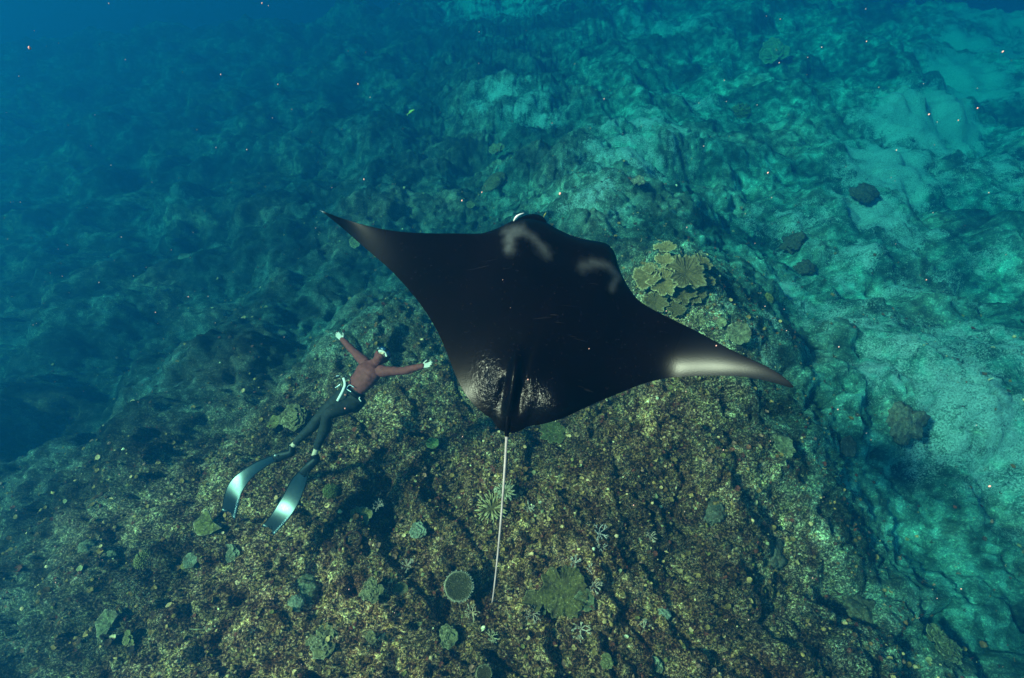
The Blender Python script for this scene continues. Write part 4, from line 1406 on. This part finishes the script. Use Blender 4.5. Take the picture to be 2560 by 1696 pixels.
def garment(name, mask, off, mat, label=None):
    f = [q for q in bf if all(mask[i] for i in q)]
    used = sorted({i for q in f for i in q})
    mp = {i: k for k, i in enumerate(used)}
    inner = bv[used] + bn[used] * 0.001
    q_ = bv[used]
    fold = pnoise(q_ @ spine * 26, q_ @ side * 7 + q_ @ front * 5, 77) + 0.5 * pnoise(q_ @ side * 30, q_ @ spine * 12, 78)
    outer = q_ + bn[used] * (off + 0.0045 * fold)[:, None]
    F = [[mp[i] for i in q] for q in f]
    # roll the hems inwards
    cnt = {}
    for q in F:
        for a, b in zip(q, q[1:] + q[:1]):
            cnt[(a, b)] = 1
    K = len(used)
    hem = [[b, a, a + K, b + K] for (a, b) in cnt if (b, a) not in cnt]
    o = mesh_obj(name, np.concatenate([outer, inner]), F + hem, mat, diver)
    if label:
        tag(o, label)
    return o


garment('wetsuit_top', istop & ~inface & ~hand, 0.006, M['suit_top'], 'maroon hooded wetsuit top')
garment('wetsuit_trousers', isleg & ~low, 0.008, M['suit_legs'], 'black wetsuit trousers')


# gloves: palm, four fingers of different lengths and a thumb that leaves the side of the palm
def hand_geo(wrist, fd, pn, thumb_side, curl, spread_):
    fd = norm(fd)
    pn = norm(pn - fd * np.dot(pn, fd))
    th = np.cross(pn, fd)
    if np.dot(th, thumb_side) < 0:
        th = -th
    h = Geo()

    def L(x, y, z):
        return wrist + fd * x + th * y + pn * z
    h.add(*tube([L(-0.05, 0, 0), L(0.0, 0, 0), L(0.04, 0, 0), L(0.085, 0, 0), L(0.10, 0, 0)], [0.034, 0.034, 0.041, 0.044, 0.038], 14, th, ry=[0.030, 0.024, 0.019, 0.016, 0.012]))
    for y, l, x0, k in ((0.033, 0.072, 0.092, 0), (0.011, 0.083, 0.098, 1), (-0.011, 0.077, 0.095, 2), (-0.032, 0.060, 0.086, 3)):
        dy = spread_ * (1.5 - k) * 0.12
        pts = [L(x0 - 0.02, y, 0), L(x0 + l * 0.33, y + dy * l * 0.33, curl * l * 0.10), L(x0 + l * 0.7, y + dy * l * 0.7, curl * l * 0.36), L(x0 + l, y + dy * l, curl * l * 0.72)]
        h.add(*tube(catmull(pts, 10), np.linspace(0.0108, 0.0085, 10), 9))
    pts = [L(0.015, 0.022, 0.004), L(0.040, 0.050, 0.010), L(0.062, 0.072, 0.014), L(0.086, 0.082, 0.016)]
    h.add(*tube(catmull(pts, 10), np.linspace(0.0150, 0.0095, 10), 9))
    for i_ in range(len(h.v)):
        h.v[i_] = wrist + (h.v[i_] - wrist) * 0.82
    return remeshed(h, 0.0042, 2)


for (wr, tipx, tipy, tdz, thx, thy, pnv, curl, sp) in ((J['rw'], 836, 829, -0.50, 862, 830, -_F + 0.2 * _U, 0.15, 0.3), (J['lw'], 1086, 910, 0.31, 1064, 896, _U * 0.55 - _F * 0.75, 0.55, 0.9)):
    v, f, _n = hand_geo(wr, D_(tipx, tipy, tdz) - wr, pnv, D_(thx, thy, tdz) - wr, curl, sp)
    mesh_obj('glove', v, f, M['glove'], diver)

# mask
EY = HC + cdir * 0.022


def face_pt(a, z, r):
    """point on the mask surface: a sideways angle, z up, r out from the head axis"""
    return EY + hs * math.sin(a) * r * 0.86 + fdir * math.cos(a) * r + cdir * z


mk = empty('mask', EY + fdir * 0.11)
mk.parent = diver
mk.matrix_parent_inverse = Matrix.Translation(-diver.location)


def band(name, a0, a1, z0f, z1f, r0, r1, mat, par, n=24):
    V, F = [], []
    for i in range(n + 1):
        a = a0 + (a1 - a0) * i / n
        z0, z1 = z0f(a), z1f(a)
        V += [face_pt(a, z0, r0), face_pt(a, z0, r1), face_pt(a, z1, r1), face_pt(a, z1, r0)]
    for i in range(n):
        for k in range(4):
            b_, c_ = i * 4 + k, i * 4 + (k + 1) % 4
            F.append([b_, c_, c_ + 4, b_ + 4])
    F += [[0, 1, 2, 3], [n * 4 + 3, n * 4 + 2, n * 4 + 1, n * 4]]
    o = mesh_obj(name, V, F, mat, None)
    o.parent = par
    o.matrix_parent_inverse = par.matrix_parent_inverse.copy() if par is diver else Matrix.Translation(-par.location)
    return o


band('frame', -1.02, 1.02, lambda a: -0.030 + 0.012 * math.cos(a * 3), lambda a: 0.040, 0.085, 0.132, M['rubber'], mk)
band('lens', -0.80, -0.13, lambda a: -0.020, lambda a: 0.033, 0.125, 0.1345, M['lens'], mk, 10)
band('lens', 0.13, 0.80, lambda a: -0.020, lambda a: 0.033, 0.125, 0.1345, M['lens'], mk, 10)
band('skirt', -0.72, 0.55, lambda a: -0.042 + 0.010 * math.cos(a * 4), lambda a: -0.026 + 0.012 * math.cos(a * 3), 0.085, 0.128, M['white_strap'], mk)
band('strap', 1.0, 2 * math.pi - 1.0, lambda a: -0.012, lambda a: 0.014, 0.100, 0.1125, M['rubber'], mk, 40)
for sg in (-1, 1):
    v, f = ellipsoid(face_pt(1.12 * sg, 0.004, 0.122), np.array([hs, fdir, cdir]), np.array([0.012, 0.016, 0.012]), 10, 8)
    o = mesh_obj('buckle', v, f, M['steel'])
    o.parent = mk
    o.matrix_parent_inverse = Matrix.Translation(-mk.location)

# weight belt with buckle, white webbing and a red tag
BL = J['wai'] - spine * 0.055
bw = np.array([side * math.cos(a) * 0.166 + front * math.sin(a) * 0.124 for a in np.linspace(0, 2 * np.pi, 49)])
V, F = [], []
for i, o_ in enumerate(bw):
    n_ = norm(o_)
    for r_, z_ in ((0.0, -0.024), (0.007, -0.024), (0.007, 0.024), (0.0, 0.024)):
        V.append(BL + o_ + n_ * r_ + spine * z_)
for i in range(48):
    for k in range(4):
        F.append([i * 4 + k, i * 4 + (k + 1) % 4, (i + 1) * 4 + (k + 1) % 4, (i + 1) * 4 + k])
belt = mesh_obj('belt', V, F, M['rubber'], diver)


def on_belly(px, py, lift):
    """point on the front of the body under a photo pixel"""
    d = ray(px, py)
    P = bv
    t = (P - CAM) @ d / (d @ d)
    dist = np.linalg.norm(P - CAM - t[:, None] * d, axis=1)
    near = np.where(dist < 0.03)[0]
    k = near[np.argmin(t[near])] if len(near) else np.argmin(dist)
    return CAM + d * t[k] - norm(d) * lift


def sub(name, v, f, mat, par):
    return mesh_obj(name, v, f, mat, par)


bk = [on_belly(x, y, 0.030) for x, y in ((885, 969), (874, 963), (867, 972), (878, 980))]
v, f = tube(catmull(bk, 24), 0.0052, 8)
sub('buckle', v, f, M['steel'], belt)
wpts = [(858, 945), (861, 953), (862, 963), (859, 972), (853, 985), (843, 1003)]
wd3 = [on_belly(x, y, 0.040) if y > 950 else D_(x, y, 0.02) for x, y in wpts]
zref = np.mean([np.dot(p - CAM, _F) for p in wd3[2:]])
wd3 = [CAM + ray(x, y) * (zref - 0.01 * i) for i, (x, y) in enumerate(wpts)]
v, f = tube(catmull(wd3, 28), np.full(28, 0.0155), 8, _X, ry=np.full(28, 0.006))
sub('webbing_strap', v, f, M['white_strap'], belt)
for pts, r_, mt in (([(852, 942), (846, 940), (840, 941)], 0.006, 'steel'), ([(852, 960), (846, 965), (838, 970)], 0.0055, 'steel')):
    v, f = tube(catmull([CAM + ray(x, y) * zref for x, y in pts], 10), r_, 7)
    sub('clip', v, f, M[mt], belt)
v, f = tube(catmull([CAM + ray(x, y) * (zref) for x, y in ((851, 941), (842, 944), (834, 947))], 10), 0.011, 8)
sub('clip_grip', v, f, M['rubber'], belt)
v, f = tube(catmull([on_belly(x, y, 0.035) for x, y in ((900, 993), (898, 997), (903, 1004))], 12), 0.007, 8)
sub('side_clip', v, f, M['white_strap'], belt)
v, f = ellipsoid(on_belly(864, 988, 0.03), np.eye(3), np.array([0.017, 0.010, 0.020]), 10, 8)
sub('tag', v, f, M['red'], belt)


# long fins
def fin(ankle, heel, toe, left_edge, right_edge, bend, label, letters, lt):
    root = empty('fin', D_(*toe))
    root.parent = diver
    root.matrix_parent_inverse = Matrix.Translation(-diver.location)
    tag(root, label)
    A, H, T = ankle, D_(*heel), D_(*toe)
    along = norm(T - H)
    sd = norm(np.cross(along, _F))
    fp = catmull([A + norm(A - H) * 0.02, H, H * 0.5 + T * 0.5, T, T + along * 0.06], 20)
    k = np.linspace(0, 1, 20)
    v, f = tube(fp, np.interp(k, [0, 0.2, 0.6, 0.9, 1], [0.042, 0.050, 0.058, 0.060, 0.050]), 18, sd, ry=np.interp(k, [0, 0.2, 0.6, 1], [0.040, 0.044, 0.036, 0.010]))
    sub('foot_pocket', v, f, M['rubber'], root)
    n, m_ = 44, 24
    Lp, Rp = catmull(left_edge, n), catmull(right_edge, n)
    s = np.linspace(0, 1, n)
    d0 = DD - toe[2]
    dep = d0 + np.interp(s, *bend)
    # a smooth bend, not a chain of kinks
    for _ in range(30):
        dep[1:-1] = 0.25 * dep[:-2] + 0.5 * dep[1:-1] + 0.25 * dep[2:]
    V = []
    for i in range(n):
        for j in range(m_ + 1):
            q = j / m_
            x, y = Lp[i] * (1 - q) + Rp[i] * q
            ext = 0
            if i >= n - 4 and letters is not None:
                pass
            p = CAM + ray(x, y) * (dep[i] - 0.075 * (q - 0.5) + 0.012 * (1 - (2 * q - 1) ** 2) * (1 - s[i]))
            V.append(p)
    top = np.array(V)
    # swallow-tail notch at the tip
    G = top.reshape(n, m_ + 1, 3)
    tdir = norm(G[-1].mean(0) - G[-4].mean(0))
    for j in range(m_ + 1):
        q = j / m_
        G[-1, j] += tdir * (0.022 * math.cos(q * 2 * math.pi * 1.0) - 0.028 * math.exp(-((q - 0.52) / 0.13) ** 2))
    top = G.reshape(-1, 3)
    nn = np.cross(G[n // 2, -1] - G[n // 2, 0], G[n // 2 + 1, 0] - G[n // 2, 0])
    nn = norm(nn)
    if np.dot(nn, _F) < 0:
        nn = -nn
    bot = top + nn * 0.004
    F = []
    K = len(top)
    w_ = m_ + 1
    for i in range(n - 1):
        for j in range(m_):
            a = i * w_ + j
            F.append([a, a + 1, a + w_ + 1, a + w_])
            F.append([K + a, K + a + w_, K + a + w_ + 1, K + a + 1])
        for j in (0, m_):
            a = i * w_ + j
            F.append([a, a + w_, K + a + w_, K + a])
    for i in (0, n - 1):
        for j in range(m_):
            a = i * w_ + j
            F.append([a, a + 1, K + a + 1, K + a])
    bl = mesh_obj('blade', np.concatenate([top, bot]), F, M['blade'], root)
    for j in (0, m_):
        v, f = tube(G[: n - 1, j], np.linspace(0.0075, 0.0045, n - 1), 7)
        sub('rail', v, f, M['rubber'], root)
    # lettering printed along the edge
    cu = bpy.data.curves.new('lettering', 'FONT')
    cu.body = letters
    cu.size = lt[2]
    cu.extrude = 0.0004
    to = bpy.data.objects.new('lettering', cu)
    COL.objects.link(to)
    dg = bpy.context.evaluated_depsgraph_get()
    me = bpy.data.meshes.new_from_object(to.evaluated_get(dg))
    tv_ = np.array([v.co[:] for v in me.vertices])
    tf_ = [list(p.vertices) for p in me.polygons]
    bpy.data.objects.remove(to)
    x0, x1 = tv_[:, 0].min(), tv_[:, 0].max()
    i0, i1 = lt[0] * (n - 1), lt[1] * (n - 1)
    out_ = []
    for x, y, z in tv_:
        fi = i0 + (i1 - i0) * (x - x0) / (x1 - x0)
        a = int(np.clip(math.floor(fi), 0, n - 2))
        tt_ = fi - a
        e0 = G[a] * (1 - tt_) + G[a + 1] * tt_
        qj = np.clip(m_ * (lt[3] - 0.13 * y / lt[2]), 0, m_ - 1e-6)
        b = int(qj)
        p = e0[b] * (1 - (qj - b)) + e0[b + 1] * (qj - b)
        out_.append(p - nn * (0.0022 + z))
    sub('lettering', out_, tf_, M['print'], root)
    return root


fin(J['la'] + norm(J['la'] - J['lk']) * 0.05, (791, 1147, 0.03), (762, 1178, 0.04),
    [(754, 1174), (731, 1197), (706, 1243), (677, 1289), (657, 1313)], [(771, 1180), (767, 1200), (757, 1232), (741, 1268), (720, 1299), (687, 1336)],
    ([0, 0.25, 0.5, 0.75, 1.0], [0.0, 0.065, 0.08, 0.045, -0.04]), 'silvery long fin blade on the nearer foot', 'CONTINU', (0.985, 0.66, 0.03, 0.95))
far_fin = fin(J['ra'] + norm(J['ra'] - J['rk']) * 0.05, (729, 1131, -0.09), (694, 1144, -0.09),
    [(688, 1137), (660, 1147), (638, 1157), (599, 1182), (574, 1207), (561, 1239), (555, 1275)], [(690, 1152), (663, 1168), (631, 1193), (604, 1232), (597, 1261), (588, 1296)],
    ([0, 0.25, 0.5, 0.75, 1.0], [0.0, 0.16, 0.225, 0.175, 0.02]), 'dark curved long fin on the farther foot', 'CONTINUU', (0.99, 0.64, 0.03, 0.93))
v, f = ellipsoid(D_(688, 1139, -0.035), np.eye(3), np.array([0.0125] * 3), 12, 8)
sub('rivet', v, f, M['white_strap'], far_fin)

# ------------------------------------------------------------------ fish and drifting plankton
M['fish'] = coral_mat('fish_scales', 1.0, 40, 0.2, 0.1)


def fish(px, py, depth, ln, heading, slim, col, label):
    c0 = at(px, py, depth)
    h = norm(_X * math.cos(rad(heading)) + _U * math.sin(rad(heading)) * 0.9 + np.array([0, 0, 0.05]))
    upv = norm(np.array([0, 0, 1.0]) * 0.6 + _U * 0.5 - h * 0.1)
    upv = norm(upv - h * np.dot(upv, h))
    lat = np.cross(h, upv)
    k = np.linspace(0, 1, 14)
    prof_h = np.interp(k, [0, 0.1, 0.35, 0.7, 0.88, 1], [0.02, 0.45, 1.0, 0.6, 0.2, 0.16]) * ln * slim
    prof_w = prof_h * 0.5
    P = c0 + np.outer((0.5 - k) * ln, h)
    v, f = tube(P, prof_w, 10, lat, ry=prof_h)
    root = empty('fish', c0)
    tag(root, label, 'fish')
    mesh_obj('body', v, f, M['fish'], root, cols=np.tile(col, (len(v), 1)))
    tl = c0 - h * ln * 0.47
    V = [tl + upv * 0.02 * ln + lat * 0.01 * ln, tl - upv * 0.02 * ln + lat * 0.01 * ln, tl - h * ln * 0.24 - upv * slim * ln, tl - h * ln * 0.16, tl - h * ln * 0.24 + upv * slim * ln]
    V = V + [p - lat * 0.02 * ln for p in V]
    F = [[0, 1, 2, 3], [0, 3, 4], [5, 8, 7, 6], [5, 9, 8], [0, 5, 6, 1], [1, 6, 7, 2], [2, 7, 8, 3], [3, 8, 9, 4], [4, 9, 5, 0]]
    mesh_obj('tail_fin', V, F, M['fish'], root, smooth=False, cols=np.tile(np.asarray(col) * 1.1, (len(V), 1)))
    V = [c0 + h * ln * 0.15 + upv * slim * ln * 0.9, c0 - h * ln * 0.25 + upv * slim * ln * 0.6, c0 - h * ln * 0.18 + upv * slim * ln * 1.5, c0 + h * ln * 0.02 + upv * slim * ln * 1.45]
    V = V + [p - lat * 0.012 * ln for p in V]
    mesh_obj('dorsal_fin', V, [[0, 1, 2, 3], [7, 6, 5, 4], [0, 4, 5, 1], [1, 5, 6, 2], [2, 6, 7, 3], [3, 7, 4, 0]], M['fish'], root, smooth=False, cols=np.tile(np.asarray(col) * 0.8, (len(V), 1)))


fish(1028, 280, 13.0, 0.19, 35, 0.16, (0.40, 0.72, 0.22), 'small green fish swimming high above the left wing')
fish(1362, 538, 9.0, 0.10, 60, 0.15, (0.75, 0.62, 0.12), 'tiny yellow fish just in front of the left head fin of the ray')
fish(495, 1574, 6.6, 0.20, 178, 0.055, (0.55, 0.60, 0.40), 'thin pale trumpet shaped fish over the lower left slope')

M['plankton'] = simple_mat('plankton', (0.80, 0.42, 0.36), 0.7, 0.2)
rs = np.random.RandomState(5)
g = Geo()
for k in range(520):
    p = np.array([-4.5 + 8.5 * rs.rand() ** 1.25, 0.1 + 4.6 * rs.rand(), 4.0 + 3.5 * rs.rand()])
    if np.linalg.norm(p - CAM) < 0.9:
        continue
    r = 0.0010 + 0.0022 * rs.rand() ** 2
    d = norm(np.array([0.1, 0.2, 1.0]) + 0.5 * (rs.rand(3) - 0.5))
    v, f = tube([p - d * r * 1.4, p - d * r * 0.7, p + d * r * 0.7, p + d * r * 1.4], [r * 0.3, r, r, r * 0.3], 6)
    g.add(v, f)
o = g.build('plankton', M['plankton'])
tag(o, 'pinkish specks of plankton drifting in the water', 'plankton', kind='stuff')


# ------------------------------------------------------------------ the water itself
hx = [(-175, 175), (-40, 185), (-29.0, 8.7)]
hv = [(hx[0][i], hx[1][j], hx[2][k]) for k in (0, 1) for j in (0, 1) for i in (0, 1)]
hf = [(0, 2, 3, 1), (4, 5, 7, 6), (0, 1, 5, 4), (2, 6, 7, 3), (0, 4, 6, 2), (1, 3, 7, 5)]
wm = bpy.data.materials.new('water_volume')
wm.use_nodes = True
wn = wm.node_tree
wn.nodes.clear()
out = wn.nodes.new('ShaderNodeOutputMaterial')
pv = wn.nodes.new('ShaderNodeVolumePrincipled')
D = 0.25
colr = W_SCAT / D
ac = np.clip(1 - W_ABS / (D * (1 - colr)), 0, 1) ** 2
pv.inputs['Color'].default_value = (*colr, 1)
pv.inputs['Absorption Color'].default_value = (*ac, 1)
pv.inputs['Density'].default_value = D
pv.inputs['Anisotropy'].default_value = 0.5
wn.links.new(pv.outputs[0], out.inputs['Volume'])
hz = mesh_obj('haze', hv, hf, wm, smooth=False)
tag(hz, 'clear blue sea water fading everything far away', 'water', kind='stuff')
